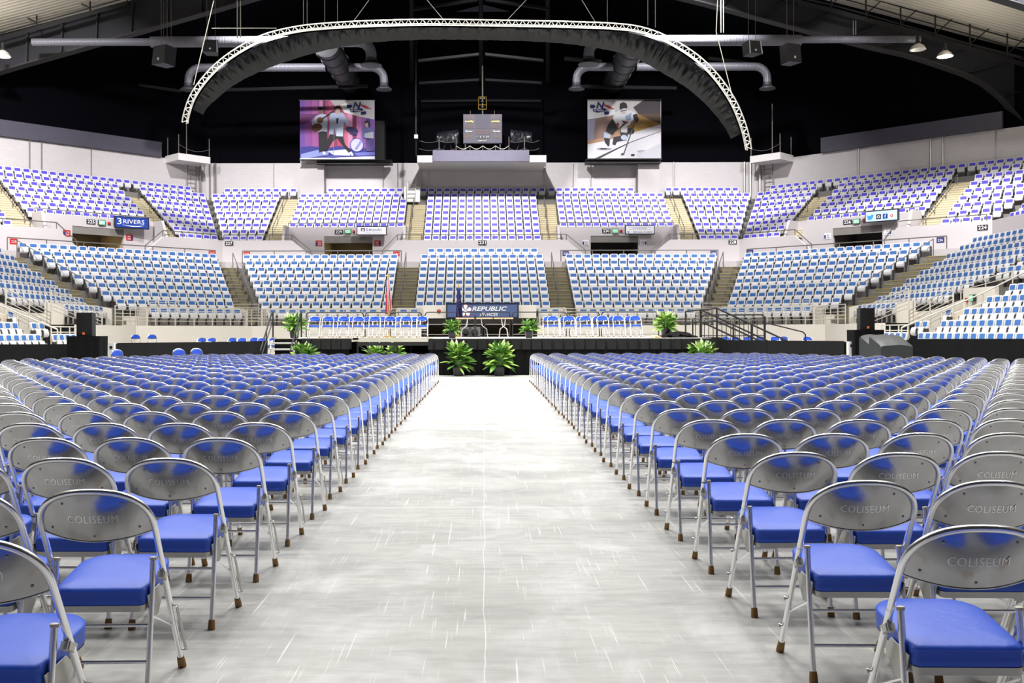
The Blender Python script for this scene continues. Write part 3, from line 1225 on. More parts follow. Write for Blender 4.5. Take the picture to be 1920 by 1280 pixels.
# two more rows stand behind the camera; the steel backs of the front row mirror them
behind = [(0, -1 - q, c, s, s * (1.2 + .215 + PITCH * c), (2.93 if s < 0 else 3.08) - ROW * (q + 1), 0) for s in (-1, 1) for q in range(2) for c in range(4)]
for n, (_, k, c, side, x, y, rz) in enumerate(chairs + behind):
    if n < 300:
        lab = 'chrome folding chair with blue seat, %s block, %s row from camera, %s from centre aisle' % ('left' if side < 0 else 'right', ORD[k], ORD[c])
        p = pf if k < 8 else pm if k < 12 else pl
        if id(p) in used:
            dup(p, (x, y, 0), rz, lab, GRP, parts=trees[id(p)])
        else:
            used.add(id(p))
            p.location = (x, y, 0)
            p.rotation_euler = (0, 0, rz)
            p['label'], p['group'] = lab, GRP
    else:
        i = len(rest.v)
        co, sn = math.cos(rz), math.sin(rz)
        rest.v.extend([(x + co * a - sn * b, y + sn * a + co * b, z) for a, b, z in COARSE.v])
        rest.f.extend([tuple(i + q for q in f) for f in COARSE.f])
        rest.m.extend(COARSE.m)
rest.mats = COARSE.mats
o_ = put('folding_chairs', rest.mesh('folding_chairs', 40))
tag(o_, 'further rows of chrome folding chairs with blue seats beyond the nearest rows', 'folding chairs', GRP, 'stuff')


def spare_chair(x, y, z, rz, label, group, tilt=0.0):
    o = dup(pl, (x, y, z), rz, label, group, parts=trees[id(pl)])
    if tilt:
        o.rotation_euler = (tilt, 0, rz)
    return o

# ------------------------------------------------------------------ stage
SZ = 1.13
st = thing('stage', 'long portable stage with black skirt below the blue banner', 'stage', (0, 30.6, 0))


def rel(mb, base):
    b = Vector(base)
    mb.v = [tuple(Vector(v) - b) for v in mb.v]
    return mb


def part(name, mb, root, label=None):
    o = put(name, rel(mb, root.location) if isinstance(mb, MB) else mb, root)
    if label:
        o['label'] = label
    return o


mb = MB()
mb.box((-1.6, 30.6, SZ - .06), (7.0, 40.3, SZ), M['deck_white'])
mb.box((-6.9, 33.0, SZ - .06), (-4.35, 40.3, SZ), M['deck_white'])
mb.box((-4.35, 34.6, SZ - .06), (-1.6, 40.3, SZ), M['deck_white'])
part('deck', mb, st, 'pale stage deck')
mb = MB()
mb.box((-6.95, 32.94, SZ - .12), (-4.35, 33.0, SZ + .01), M['rail_light'])
mb.box((-4.4, 34.54, SZ - .14), (-1.6, 34.6, SZ + .01), M['rail_light'])
mb.box((-4.41, 33.0, SZ - .12), (-4.35, 34.6, SZ + .01), M['rail_light'])
part('edge_beam', mb, st, 'pale edge beam left of the skirt')


def skirt(pts, z0, z1, amp, n, mt, pleat=0.0):
    """Cloth hanging from z1 to z0 along a plan polyline, with folds."""
    mb = MB()
    cum = [0]
    for a, b in zip(pts, pts[1:]):
        cum.append(cum[-1] + (Vector(b) - Vector(a)).length)
    rows = []
    rnd = random.Random(int(pts[0][0] * 100))
    ph = [rnd.uniform(0, 6) for _ in range(4)]
    for q in range(6):
        u = q / 5
        row = []
        for i in range(n + 1):
            s = cum[-1] * i / n
            k = max(j for j in range(len(pts) - 1) if cum[j] <= s + 1e-9)
            a, b = Vector(pts[k]), Vector(pts[k + 1])
            p = a.lerp(b, (s - cum[k]) / (cum[k + 1] - cum[k]))
            d = (b - a).normalized()
            nr = Vector((d.y, -d.x))
            w = (math.sin(s * 21 + ph[0]) + .6 * math.sin(s * 9.3 + ph[1]) + .5 * math.sin(s * 34 + ph[2] + u)) * amp * (.25 + .75 * u)
            if pleat:
                w = pleat * (1 if (s / .33) % 1 < .86 else -.2) * (.3 + .7 * u) + .01 * math.sin(s * 17 + ph[0])
            p = p + nr * (w + amp * 1.5)
            row.append((p.x, p.y, z1 + (z0 - z1) * u))
        rows.append(row)
    mb.grid(rows, mt)
    return mb


part('skirt', skirt([(-1.55, 33.2), (-1.62, 30.58), (7.0, 30.58), (7.05, 33)], .0, SZ - .02, .028, 420, M['blackcloth']), st, 'black cloth skirt to the floor')
part('valance', skirt([(-1.58, 33.0), (-1.66, 30.53), (7.04, 30.53)], SZ - .34, SZ - .01, .012, 400, M['valance'], .035), st, 'box-pleated black valance along the stage edge')
part('skirt', skirt([(-6.92, 32.95), (-4.45, 32.92)], .05, SZ - .02, .012, 140, M['blackcloth']), st)
part('valance', skirt([(-6.0, 32.86), (-4.35, 32.84)], SZ - .36, SZ - .01, .012, 90, M['valance'], .035), st)
part('skirt', skirt([(-6.9, 40.2), (7.0, 40.2)], .02, SZ - .02, .02, 200, M['blackcloth']), st)
mb = MB()
for x in (-6.8, -4.2, -2.9, -1.75):
    for y in (33.2, 36.5, 39.8):
        mb.tube([(x, y, 0), (x, y, SZ - .05 if y > 34 or x < -4.3 else .98)], .035, M['rail_black'], 6)
for y in (33.2, 36.5):
    mb.tube([(-6.8, y, .55), (-1.75, y, .55)], .03, M['rail_black'], 6)
    mb.tube([(-4.2, y, .9), (-2.9, y, .15)], .022, M['rail_black'], 6)
    mb.tube([(-4.0, y, .15), (-2.9, y, .9)], .022, M['rail_black'], 6)
    mb.box((-4.2, y - .03, .88), (-1.7, y + .03, .98), M['rail_black'])
part('support_frame', mb, st, 'black steel frame under the bare deck')

# steps up to the stage on the left
B = Vector((-6.3, 32.2, 0))
t = thing('stage_steps', 'short aluminium stage steps with black handrails at left end of stage', 'steps', B)
for k in range(5):
    mb = MB()
    y = 31.55 + .25 * k
    z = .2 * (k + 1)
    mb.box((-6.95, y, z - .05), (-6.2, y + .27, z), M['alu'])
    mb.box((-6.95, y - .005, z - .015), (-6.2, y + .01, z + .004), M['signwhite'])
    part('tread', mb, t)
for s in (-6.97, -6.18):
    mb = MB()
    mb.tube([(s, 31.6, 0), (s, 32.80, 1.05)], .03, M['alu'], 6)
    part('stringer', mb, t)
for s in (-7.05, -6.1):
    mb = MB()
    mb.tube([(s, 31.4, .0), (s, 31.4, .75), (s, 33.1, 1.95), (s, 33.3, 2.0), (s, 33.3, 1.16)], .026, M['rail_black'], 8)
    mb.tube([(s, 32.3, .6), (s, 32.3, 1.38)], .022, M['rail_black'], 6)
    mb.tube([(s, 31.4, .45), (s, 33.1, 1.6)], .02, M['rail_black'], 6)
    part('handrail', mb, t)

# ramp with rails at the right end of the stage
B = Vector((8.2, 34, 0))
t = thing('stage_ramp', 'stage stairs with long black handrails at right end of the stage', 'steps', B)
mb = MB()
mb.prism([(7.0, 33.2, 1.13), (7.9, 33.2, 1.13), (10.0, 33.2, .2), (10.0, 33.2, .0), (7.0, 33.2, .0)], (0, 2.2, 0), M['rail_black'])
part('steps_body', mb, t)
for y in (33.1, 35.5):
    mb = MB()
    a, b, c = (7.2, y, 2.05), (7.75, y, 2.1), (10.2, y, .95)
    for dz in (0, -.42):
        mb.tube([(a[0], y, a[2] + dz), (b[0], y, b[2] + dz), (c[0], y, c[2] + dz)], .03, M['rail_black'], 8)
    part('handrail', mb, t)
    for x, z0, z1 in ((7.2, 1.13, 2.05), (7.75, 1.13, 2.1), (8.9, .6, 1.56), (10.2, .0, .95)):
        mb = MB()
        mb.tube([(x, y, z0), (x, y, z1)], .03, M['rail_black'], 8)
        part('post', mb, t)
mb = MB()
for x in np.arange(7.7, 10.1, .16):
    mb.tube([(x, 36.2, 1.0), (x, 36.2, 1.75)], .014, M['rail_black'], 6)
mb.tube([(7.6, 36.2, 1.75), (10.2, 36.2, 1.75)], .02, M['rail_black'], 6)
mb.tube([(7.6, 36.2, 1.0), (10.2, 36.2, 1.0)], .02, M['rail_black'], 6)
for x in (7.6, 10.2):
    mb.tube([(x, 36.2, 0), (x, 36.2, 1.75)], .025, M['rail_black'], 6)
part('baluster_panel', mb, t)
# pale hoop rails behind the ramp
for k, (x0, x1, y, z0, zt, lab) in enumerate(((8.2, 10.6, 37.5, 0, 1.95, 'tall black hoop rail behind the stage stairs'),
                                              (11.0, 12.6, 39, 0, 1.65, 'low black hoop rail right of stage stairs, sloping down'),)):
    t = thing('hoop_rail', lab, 'railing', ((x0 + x1) / 2, y, 0), 0, 'hoop rails by the stage stairs')
    mb = MB()
    e = -.35 if k else 0
    mb.tube([(x0, y, z0), (x0, y, zt - .1), (x0 + .1, y, zt), (x1 - .1, y, zt + e), (x1, y, zt - .1 + e), (x1, y, z0)], .028, M['rail_black'], 8)
    part('hoop', mb, t)
    mb = MB()
    mb.tube([(x0, y, zt * .6), (x1, y, zt * .6 + e)], .018, M['rail_black'], 6)
    part('middle_rail', mb, t)

# guard rails along the back of the stage
for k, (x0, x1) in enumerate(((574, 682), (685, 729), (732, 791), (797, 904), (909, 956), (961, 1062), (1068, 1124), (1128, 1235))):
    d = 40.0
    a, b = at(x0, 585, d), at(x1, 585, d)
    zt = 2.12
    t = thing('guard_rail', '%s black hoop guard rail from the left along back of stage' % ORD[k], 'railing', ((a.x + b.x) / 2, d, SZ), 0, 'guard rails along the back of the stage')
    mb = MB()
    mb.tube([(a.x, d, SZ), (a.x, d, zt - .12), (a.x + .035, d, zt - .035), (a.x + .12, d, zt), (b.x - .12, d, zt), (b.x - .035, d, zt - .035), (b.x, d, zt - .12), (b.x, d, SZ)], .022, M['rail_black'], 8)
    part('hoop', mb, t)
    mb = MB()
    mb.tube([(a.x, d, SZ + .5), (b.x, d, SZ + .5)], .015, M['rail'], 6)
    part('middle_rail', mb, t)
    mb = MB()
    mb.tube([(a.x, d, SZ + .1), (b.x, d, SZ + .1)], .012, M['rail'], 6)
    part('bottom_rail', mb, t)

# chairs on the stage, facing the hall
GS = 'blue folding chairs on the stage'
for k, px in enumerate((588.4, 614, 643, 671, 702, 730.6, 761, 791.6)):
    spare_chair((px - VX) / FPX * 35.5, 35.5, SZ, PI + .04 * math.sin(k * 2.1), 'blue folding chair on stage left of tables, front row, %s from left' % ORD[k], GS)
for k, px in enumerate((628, 660, 688, 717, 746, 777)):
    spare_chair((px - VX) / FPX * 36.6, 36.6, SZ, PI, 'blue folding chair on stage left of tables, back row, %s from left' % ORD[k], GS)
for k, px in enumerate((1037.8, 1068, 1098.8, 1131, 1161, 1193)):
    spare_chair((px - VX) / FPX * 35.5, 35.5, SZ, PI, 'blue folding chair on stage right of tables, front row, %s from left' % ORD[k], GS)
for k, px in enumerate((1029, 1061, 1091, 1122, 1152, 1183)):
    spare_chair((px - VX) / FPX * 36.6, 36.6, SZ, PI, 'blue folding chair on stage right of tables, back row, %s from left' % ORD[k], GS)
# low risers behind the boards with more chairs
for s, xs, nm in ((-1, (376, 395, 433, 453, 473, 491, 509), 'left'), (1, (1363, 1382, 1404, 1430, 1454, 1474, 1515), 'right')):
    a, b = at(min(xs) - 15, 640, 44.5), at(max(xs) + 15, 640, 44.5)
    mb = MB()
    mb.box((a.x, 44.0, .26), (b.x, 45.2, .32), M['greycloth'])
    for x in (a.x + .1, b.x - .1):
        for y in (44.1, 45.1):
            mb.box((x - .04, y - .04, 0), (x + .04, y + .04, .26), M['rail_black'])
    tag(put('low_riser', mb), 'low grey riser %s of the stage carrying a row of blue chairs' % nm, 'riser')
    for k, px in enumerate(xs):
        spare_chair((px - VX) / FPX * 44.5, 44.5, .32, PI + .3 * math.sin(k * 3), 'blue chair top showing above the black boards, %s of stage, %s from left' % (nm, ORD[k]), 'blue chairs behind the black boards')
# folded chairs leaning in front of the boards on the left
for k, (px, y, rz, lab) in enumerate(((331, 27.2, -2.2, 'blue folding chair leaning by black boards, left one of the pair'), (364, 27.9, -2.2, 'blue folding chair leaning by black boards, right one of the pair'),
                                      (214, 26.35, -2.0, 'blue folding chair leaning by the pale board post'))):
    spare_chair((px - VX) / FPX * y, y, .085, rz, lab, 'spare chairs by the black boards', -.42)
for k, (px, lab) in enumerate(((252, 'tilted blue chair behind the black boards, left of the pair'), (283, 'tilted blue chair behind the black boards, right of the pair'))):
    spare_chair((px - VX) / FPX * 42, 42, .45, -2.3, lab, 'spare chairs by the black boards', -.4)

# folding tables
for x0, x1, lab in ((855, 924, 'folding table with wooden top, left of the two on stage'), (926, 962, 'shorter folding table, right of the two on stage')):
    d = 37.2
    a, b = at(x0, 596, d), at(x1, 596, d)
    zt = SZ + .73
    t = thing('folding_table', lab, 'table', ((a.x + b.x) / 2, d, SZ), 0, 'folding tables on the stage')
    mb = MB()
    mb.box((a.x, d - .38, zt - .045), (b.x, d + .38, zt), M['wood'])
    part('table_top', mb, t)
    for x, s in ((a.x + .25, 1), (b.x - .25, -1)):
        for y in (d - .3, d + .3):
            mb = MB()
            mb.tube([(x + .18 * s, y, zt - .05), (x + .14 * s, y, zt - .3), (x - .02 * s, y, zt - .42), (x - .06 * s, y, SZ + .03), (x - .10 * s, y, SZ)], .017, M['chrome'], 8)
            part('leg', mb, t)
        mb = MB()
        mb.tube([(x + .0 * s, d - .3, zt - .4), (x + .0 * s, d + .3, zt - .4)], .014, M['chrome'], 6)
        part('leg_bar', mb, t)
# stage monitors under the table
for px, lab in ((873, 'black stage monitor under the tables, left one'), (890, 'black stage monitor under the tables, right one')):
    c = at(px, 631, 38.2)
    t = thing('stage_monitor', lab, 'speaker', (c.x, 38.2, SZ), 0, 'stage monitors under the tables')
    mb = MB()
    mb.prism([(c.x - .22, 38.0, SZ), (c.x - .22, 38.4, SZ), (c.x - .22, 38.4, SZ + .36), (c.x - .22, 38.25, SZ + .40)], (.44, 0, 0), M['black'])
    part('cabinet', mb, t)
    mb = MB()
    for i in range(1):
        mb.tube([(c.x, 38.09, SZ + .2), (c.x, 38.07, SZ + .22)], .13, M['greycloth'], 16)
    part('cone', mb, t)
# coat and wrap on the stage edge
def heap(name, c, sx, sy, sz, mt, label, cat, seed):
    rnd = random.Random(seed)
    mb = MB()
    rows = []
    for i in range(9):
        v = i / 8
        row = []
        for k in range(28):
            a = 2 * PI * k / 28
            r = math.sin(PI * (.5 + v / 2)) ** .7 if v < 1 else 0
            f = 1 + .22 * math.sin(a * 5 + v * 7 + seed) + .15 * math.sin(a * 9 - v * 5) + rnd.uniform(-.05, .05)
            row.append((c.x + sx * r * f * math.cos(a), c.y + sy * r * f * math.sin(a), c.z + sz * v * (.8 + .3 * math.sin(a * 3 + seed) * (1 - v) + .1 * rnd.random())))
        rows.append(row)
    mb.grid(rows, mt, True)
    tag(put(name, mb), label, cat)


c = at(1271, 632, 31.9); c.z = SZ
heap('coat', c, .52, .3, .24, M['blackcloth'], 'black coat heaped on the stage beside the right-hand plant', 'coat', 3)
c = at(1229, 632, 31.4); c.z = SZ
heap('cloth_wrap', c, .17, .14, .11, M['wood'], 'small tan cloth bundle on stage left of black coat', 'cloth', 5)

# lectern-like black music stand between the tables
c = at(891, 632, 36.4)
t = thing('microphone_stand', 'slim black microphone stand in front of the stage tables', 'stand', (c.x, 36.4, SZ))
mb = MB(); mb.tube([(c.x, 36.4, SZ + .02), (c.x, 36.4, SZ + .78)], .035, M['black'], 8); part('pole', mb, t)
mb = MB(); mb.lathe([(.16, 0), (.16, .02), (.03, .04)], M['black'], 16, (c.x, 36.4, SZ)); part('base', mb, t)

# ------------------------------------------------------------------ plants
def plant(px, d, z, h, rad, label, seed, pot_h=.26, pot_r=.17, fern=False, nleaf=130):
    x = (px - VX) / FPX * d
    t = thing('potted_plant', label, 'plant', (x, d, z), 0, 'potted plants around the stage')
    rnd = random.Random(seed)
    mb = MB()
    mb.lathe([(pot_r * .8, 0), (pot_r, pot_h - .03), (pot_r * 1.06, pot_h - .03), (pot_r * 1.06, pot_h), (pot_r * .95, pot_h), (pot_r * .93, pot_h - .03)], M['pot'], 20)
    put('pot', mb, t)
    mb = MB()
    mb.lathe([(0.01, pot_h - .03), (pot_r * .93, pot_h - .028)], M['rubber'], 16, cap=False)
    put('soil', mb, t)
    lf, fl = MB(), MB()
    for k in range(nleaf):
        a = rnd.uniform(0, 2 * PI)
        up = rnd.random() ** .8
        L = rnd.uniform(.20, .36) * (h / .9) * (1.0 if not fern else .9)
        rr = rad * (.12 + .50 * rnd.random()) * (1 - .25 * up)
        base = Vector((math.cos(a) * pot_r * .3, math.sin(a) * pot_r * .3, pot_h))
        tip0 = Vector((math.cos(a) * rr, math.sin(a) * rr, pot_h + (h - pot_h - L * .55) * (up * .95 + .03)))
        el = 1.25 * up - .22 + rnd.uniform(-.3, .4)
        dr = Vector((math.cos(a) * math.cos(el), math.sin(a) * math.cos(el), math.sin(el)))
        sd = dr.cross(Vector((0, 0, 1))).normalized()
        sd = (sd + Vector((0, 0, rnd.uniform(-.5, .5)))).normalized()
        w = L * rnd.uniform(.15, .23)
        rows = []
        for i in range(6):
            u = i / 5
            wd = w * math.sin(PI * min(1, .08 + u * .92)) ** .8 * (1 if i < 5 else .02)
            p = tip0 + dr * L * u + Vector((0, 0, -L * .34 * u * u))
            nn = dr.cross(sd)
            rows.append([p - sd * wd + nn * wd * .35, p, p + sd * wd + nn * wd * .35])
        lf.grid(rows, M['leaf_light'] if rnd.random() < (.42 if not fern else .2) else M['leaf'])
        mid = base.lerp(tip0, .5) + Vector((0, 0, .06))
        lf.tube([base, mid, tip0], .006, M['leaf'], 4, cap=False)
    put('foliage', lf.mesh('foliage', 60), t)
    if not fern:
        for k in range(7):
            a = rnd.uniform(0, 2 * PI)
            r0 = rad * rnd.uniform(.1, .7)
            top = Vector((math.cos(a) * r0, math.sin(a) * r0, h * rnd.uniform(.86, 1.0)))
            fl.tube([Vector((0, 0, pot_h)), top * .6, top - Vector((0, 0, .1))], .005, M['leaf_light'], 4, cap=False)
            rows = []
            for i in range(5):
                u = i / 4
                wd = .035 * math.sin(PI * (.1 + .9 * u)) * (1 if i < 4 else .05)
                p = top + Vector((math.cos(a) * .05 * u, math.sin(a) * .05 * u, -.12 + .17 * u))
                rows.append([p + Vector((-wd, .02, 0)), p + Vector((0, -.01, 0)), p + Vector((wd, .02, 0))])
            fl.grid(rows, M['bloom'])
        put('flower', fl.mesh('flower', 60), t)['label'] = 'pale flower spathes'
    return t


plant(859, 30.0, 0, 1.08, .42, 'leafy plant in black pot on the floor before stage, left of the two', 1, .28, .17, nleaf=120)
plant(936, 30.0, 0, 1.08, .45, 'leafy plant in black pot on the floor before stage, right of the two', 2, .28, .17, nleaf=120)
plant(848, 31.3, SZ, .62, .38, 'variegated potted plant on stage front edge, left of the tables', 3, .22, .13, True, 110)
plant(992, 31.3, SZ, .62, .36, 'variegated potted plant on stage front edge, right of the tables', 4, .22, .13, True, 110)
plant(552, 33.8, SZ, .86, .46, 'tall leafy potted plant at the left end of the stage', 5, .30, .17)
plant(1249, 32.3, SZ, .86, .42, 'tall leafy potted plant on stage beside the black coat', 6, .30, .17)
plant(570, 30.8, 0, 1.02, .50, 'leafy plant on the floor beside the aluminium stage steps', 7)
plant(1316, 29.8, 0, 1.08, .48, 'leafy plant on the floor at the right end of the stage', 8)
plant(702, 34.0, 0, .98, .36, 'leafy plant behind the bare stage frame, left one', 9)
plant(741, 34.0, 0, .98, .36, 'leafy plant behind the bare stage frame, right one', 10)

# ------------------------------------------------------------------ flags
def flag(px, d, top, label, kind):
    x = (px - VX) / FPX * d
    t = thing('flag', label, 'flag', (x, d, SZ), 0)
    mb = MB(); mb.tube([(0, 0, .03), (0, 0, top - .12)], .016, M['gold'], 8); put('pole', mb, t)
    mb = MB(); mb.lathe([(.17, 0), (.17, .03), (.05, .06), (.03, .12)], M['gold'], 16); put('base', mb, t)
    mb = MB()
    if kind == 'us':
        mb.tube([(-.10, 0, top - .02), (-.03, 0, top - .06), (0, 0, top - .1), (.03, 0, top - .06), (.10, 0, top - .02)], [.008, .022, .03, .022, .008], M['gold'], 8)
        mb.tube([(0, 0, top - .12), (0, 0, top + .0)], [.03, .012], M['gold'], 8)
    else:
        mb.tube([(0, 0, top - .12), (0, 0, top - .06), (0, 0, top)], [.012, .028, .004], M['gold'], 8)
    put('finial', mb, t)
    mb = MB()
    nx, nz = 26, 26
    Lz = 1.35
    P = []
    for j in range(nz + 1):
        v = j / nz
        row = []
        for i in range(nx + 1):
            u = i / nx
            wid = .10 + .17 * v
            row.append(Vector((-.02 + (u - .35) * wid + .02 * math.sin(u * 15), -.03 - .05 * math.sin(u * 19 + v * 2) * (.3 + v), top - .2 - Lz * v * (1 - .18 * u) - .05 * u)))
        P.append(row)
    for j in range(nz):
        for i in range(nx):
            if kind == 'us':
                m_ = M['flag_blue'] if (j < 9 and i < 10) else (M['flag_red'] if (i // 2) % 2 == 0 else M['flag_white'])
                if i >= nx - 1:
                    m_ = M['gold']
            else:
                m_ = M['flag_blue']
            mb.poly([P[j][i], P[j + 1][i], P[j + 1][i + 1], P[j][i + 1]], m_)
    put('cloth', mb.mesh('cloth', 0), t)
    if kind != 'us':
        mb = MB()
        for k, (u, z) in enumerate(((-.02, .75), (.03, .82), (.0, .9), (.05, .95), (-.03, .98), (.02, .68), (.01, 1.12))):
            mb.lathe([(.0, -.012), (.014, 0), (.0, .012)], M['gold'], 6, (u, -.10, top - z), cap=False)
        put('gold_stars', mb, t)


flag(728, 38.4, 2.42, 'striped red and white flag with gold eagle pole behind the stage chairs', 'us')
flag(860, 38.4, 2.1, 'dark blue flag with gold stars behind the stage tables', 'in')

# ------------------------------------------------------------------ black boards round the floor
def board(pts, z1, label, mt=M['greycloth'], n=60):
    a = Vector(pts[0])
    t = thing('rink_board', label, 'board', (a.x, a.y, 0), 0, 'draped rink boards round the floor')
    mb = MB()
    for p, q in zip(pts, pts[1:]):
        p, q = Vector(p), Vector(q)
        d = (q - p).normalized()
        nr = Vector((-d.y, d.x)) * .10
        mb.prism([(p.x, p.y, 0), (q.x, q.y, 0), (q.x, q.y, z1 - .02), (p.x, p.y, z1 - .02)], (nr.x, nr.y, 0), M['black'])
    part('panel', mb, t)
    part('drape', skirt(pts, .01, z1, .010, n, mt), t, 'dark grey cloth drape')
    return t


board([(-14.6, 25.9), (-10.6, 26.6)], 1.03, 'black draped rink board left of the left loudspeaker table')
board([(-9.95, 27.0), (-7.30, 30.9), (-7.30, 33.6)], 1.05, 'black draped rink board between loudspeaker and left stage steps', n=110)
board([(7.3, 31.2), (8.3, 29.2)], 1.06, 'short black draped rink board below the stage stairs')
board([(8.35, 29.1), (9.85, 27.2)], 1.06, 'black draped rink board left of the right loudspeaker table')
board([(10.75, 25.2), (14.8, 24.6)], 1.13, 'long black draped rink board at far right')
for x, y, lab in ((-10.05, 26.9, 'pale end post of the left rink boards'), (9.95, 27.0, 'pale end post of the right rink boards')):
    t = thing('board_post', lab, 'post', (x, y, 0))
    mb = MB(); mb.box((-.08, -.06, 0), (.08, .06, 1.05), M['white']); put('post', mb, t)
    mb = MB(); mb.box((-.035, -.075, .9), (.035, -.06, .97), M['black']); put('latch', mb, t)

# loudspeakers on draped tables
for x0, x1, d, zt, sx0, sx1, sz, lab in ((135, 193, 26.0, 1.24, 149, 178, 1.85, 'left'), (1596, 1649, 27.0, 1.36, 1608, 1635, 1.95, 'right')):
    a, b = at(x0, 640, d), at(x1, 640, d)
    t = thing('draped_table', 'tall table under pleated black cloth, %s side of the hall' % lab, 'table', ((a.x + b.x) / 2, d, 0), 0, 'draped loudspeaker tables')
    w = (b.x - a.x) / 2
    mb = MB(); mb.box((-w + .03, -w * .7, zt - .03), (w - .03, w * .7, zt), M['black'])
    put('table_top', mb, t)
    mb = MB()
    for sx in (-1, 1):
        for sy in (-1, 1):
            mb.box((sx * w * .8 - .02, sy * w * .5 - .02, 0), (sx * w * .8 + .02, sy * w * .5 + .02, zt - .03), M['black'])
    put('table_frame', mb, t)
    pts = [(-w, w * .7), (-w, -w * .7), (w, -w * .7), (w, w * .7)]
    mb = skirt([(x, y) for x, y in pts], .01, zt + .004, .016, 150, M['blackcloth'])
    put('cloth', mb, t)
    a, b = at(sx0, 600, d), at(sx1, 600, d)
    w2 = (b.x - a.x) / 2
    t = thing('loudspeaker', 'black loudspeaker with small orange badge on %s draped table' % lab, 'loudspeaker', ((a.x + b.x) / 2, d, zt), 0, 'loudspeakers on draped tables')
    h = sz - zt
    mb = MB()
    mb.prism([(-w2, -.2, 0), (w2, -.2, 0), (w2 * .72, .2, 0), (-w2 * .72, .2, 0)], (0, 0, h), M['black'])
    put('cabinet', mb, t)
    mb = MB()
    rows = [[(-w2 * .96 + 2 * w2 * .96 * i / 8, -.205 - .03 * (1 - ((i - 4) / 4) ** 2), z) for i in range(9)] for z in (.01, h - .01)]
    mb.grid(rows, M['greycloth'])
    put('grille', mb, t)
    mb = MB(); mb.box((-.03, -.245, .04), (.03, -.236, .10), M['logo_orange'] if 'logo_orange' in M else M['red']); put('badge', mb, t)

# covered consoles at the right
for x0, x1, d, lab in ((1622, 1664, 25.6, 'dark cloth-covered console with sloping top, left of the pair'), (1641, 1700, 24.9, 'dark cloth-covered console with sloping top, right of the pair')):
    a, b = at(x0, 640, d), at(x1, 640, d)
    t = thing('covered_console', lab, 'console', ((a.x + b.x) / 2, d, 0), 0, 'covered consoles by the right boards')
    w = (b.x - a.x) / 2
    mb = MB()
    prof = [(-.35, 0), (-.36, .98), (-.30, 1.03), (.32, 1.24), (.40, 1.22), (.42, 0)]
    rows = []
    for i in range(15):
        u = -1 + 2 * i / 14
        e = 1 - .05 * abs(u) ** 6
        rows.append([(u * w, y + .006 * math.sin(i * .9 + y * 9), z * e + (.008 * math.sin(i * .7 + y * 11) if z else 0)) for y, z in prof])
    mb.grid(rows, M['cover_cloth'])
    mb.poly(rows[0], M['cover_cloth'])
    mb.poly(rows[-1][::-1], M['cover_cloth'])
    put('cloth_cover', mb, t)
    mb = MB(); mb.box((-w * .9, -.3, 0), (w * .9, .36, .9), M['black']); put('cabinet', mb, t)

# ------------------------------------------------------------------ parapets and rails of the stands
PARA = [('end', -11.4, -4.75), ('end', 4.97, 11.4), ('dl', .55, 6.1), ('dr', .55, 6.1), ('sl', .5, 5.9), ('sr', .5, 5.9), ('end', -4.4, -3.0), ('end', 3.0, 4.45)]
for seg, t0, t1 in PARA:
    mb = MB()
    n = bp(seg, 1, 0, 0) - bp(seg, 0, 0, 0)
    mb.prism([bp(seg, -.62, t0, 1.6), bp(seg, -.62, t1, 1.6), bp(seg, -.62, t1, 2.60), bp(seg, -.62, t0, 2.60)], n * .12, M['cream'])
    for t_ in (t0, t1 - .1):
        mb.prism([bp(seg, -1.3, t_, 1.6), bp(seg, -.6, t_, 1.6), bp(seg, -.6, t_, 2.58), bp(seg, -1.3, t_, 2.45)], bp(seg, 0, .1, 0) - bp(seg, 0, 0, 0), M['cream'])
    struct('wall_parapet', mb)


def fence(name, path, heights, mt, post_every, label, group, r=.022, pr=.024, cat='railing', bars=None):
    """Rails at given heights over a ground polyline, with separate posts."""
    c = sum((Vector(p) for p in path), Vector()) / len(path)
    t = thing(name, label, cat, c, 0, group)
    for i, h in enumerate(heights):
        mb = MB()
        mb.tube([Vector(p) - c + Vector((0, 0, h)) for p in path], r if i == 0 else r * .8, mt, 6)
        put('rail', mb, t)
    hm = max(heights)
    for a, b in zip(path, path[1:]):
        a, b = Vector(a), Vector(b)
        n = max(1, round((b - a).length / post_every))
        for k in range(n + 1):
            if k == n and b != Vector(path[-1]):
                continue
            p = a.lerp(b, k / n) - c
            mb = MB()
            mb.tube([p, p + Vector((0, 0, hm))], pr, mt, 6)
            put('post', mb, t)
    return t


FR = 'front rails of the lower stand'
for seg, t0, t1, lab in (('end', -11.6, -3.2, 'pale bar railing on the wall below the 229 seats'), ('end', 3.0, 11.6, 'pale bar railing on the wall below the 230 seats'),
                         ('dl', .3, 7.2, 'pale bar railing on the wall below the lower left corner seats'), ('dr', .3, 7.2, 'pale bar railing on the wall below the lower right corner seats'),
                         ('sl', .6, 3.4, 'pale bar railing behind the left loudspeaker'), ('sr', .6, 3.4, 'pale bar railing behind the right loudspeaker')):
    fence('bar_railing', [bp(seg, -2.5, t0, 1.65), bp(seg, -2.5, t1, 1.65)], (.86, .70, .54, .38, .22), M['rail_light'], .95, lab, FR, .02, .024)
# gates of bars at the feet of the aisles
for seg, t0, t1, lab in (('end', -12.9, -11.6, 'barred gate at foot of the aisle left of 229 seats'), ('end', 11.6, 12.9, 'barred gate at foot of the aisle right of 230 seats'),
                         ('dl', 4.4, 5.7, 'barred gate in front of lower left corner seats'), ('dr', 4.6, 5.8, 'barred gate in front of lower right corner seats')):
    fence('bar_gate', [bp(seg, -.9, t0, 1.65), bp(seg, -.9, t1, 1.65)], (1.15, .98, .81, .64, .47, .30), M['rail_light'], 1.3, lab, 'barred gates at the aisles', .018, .024)

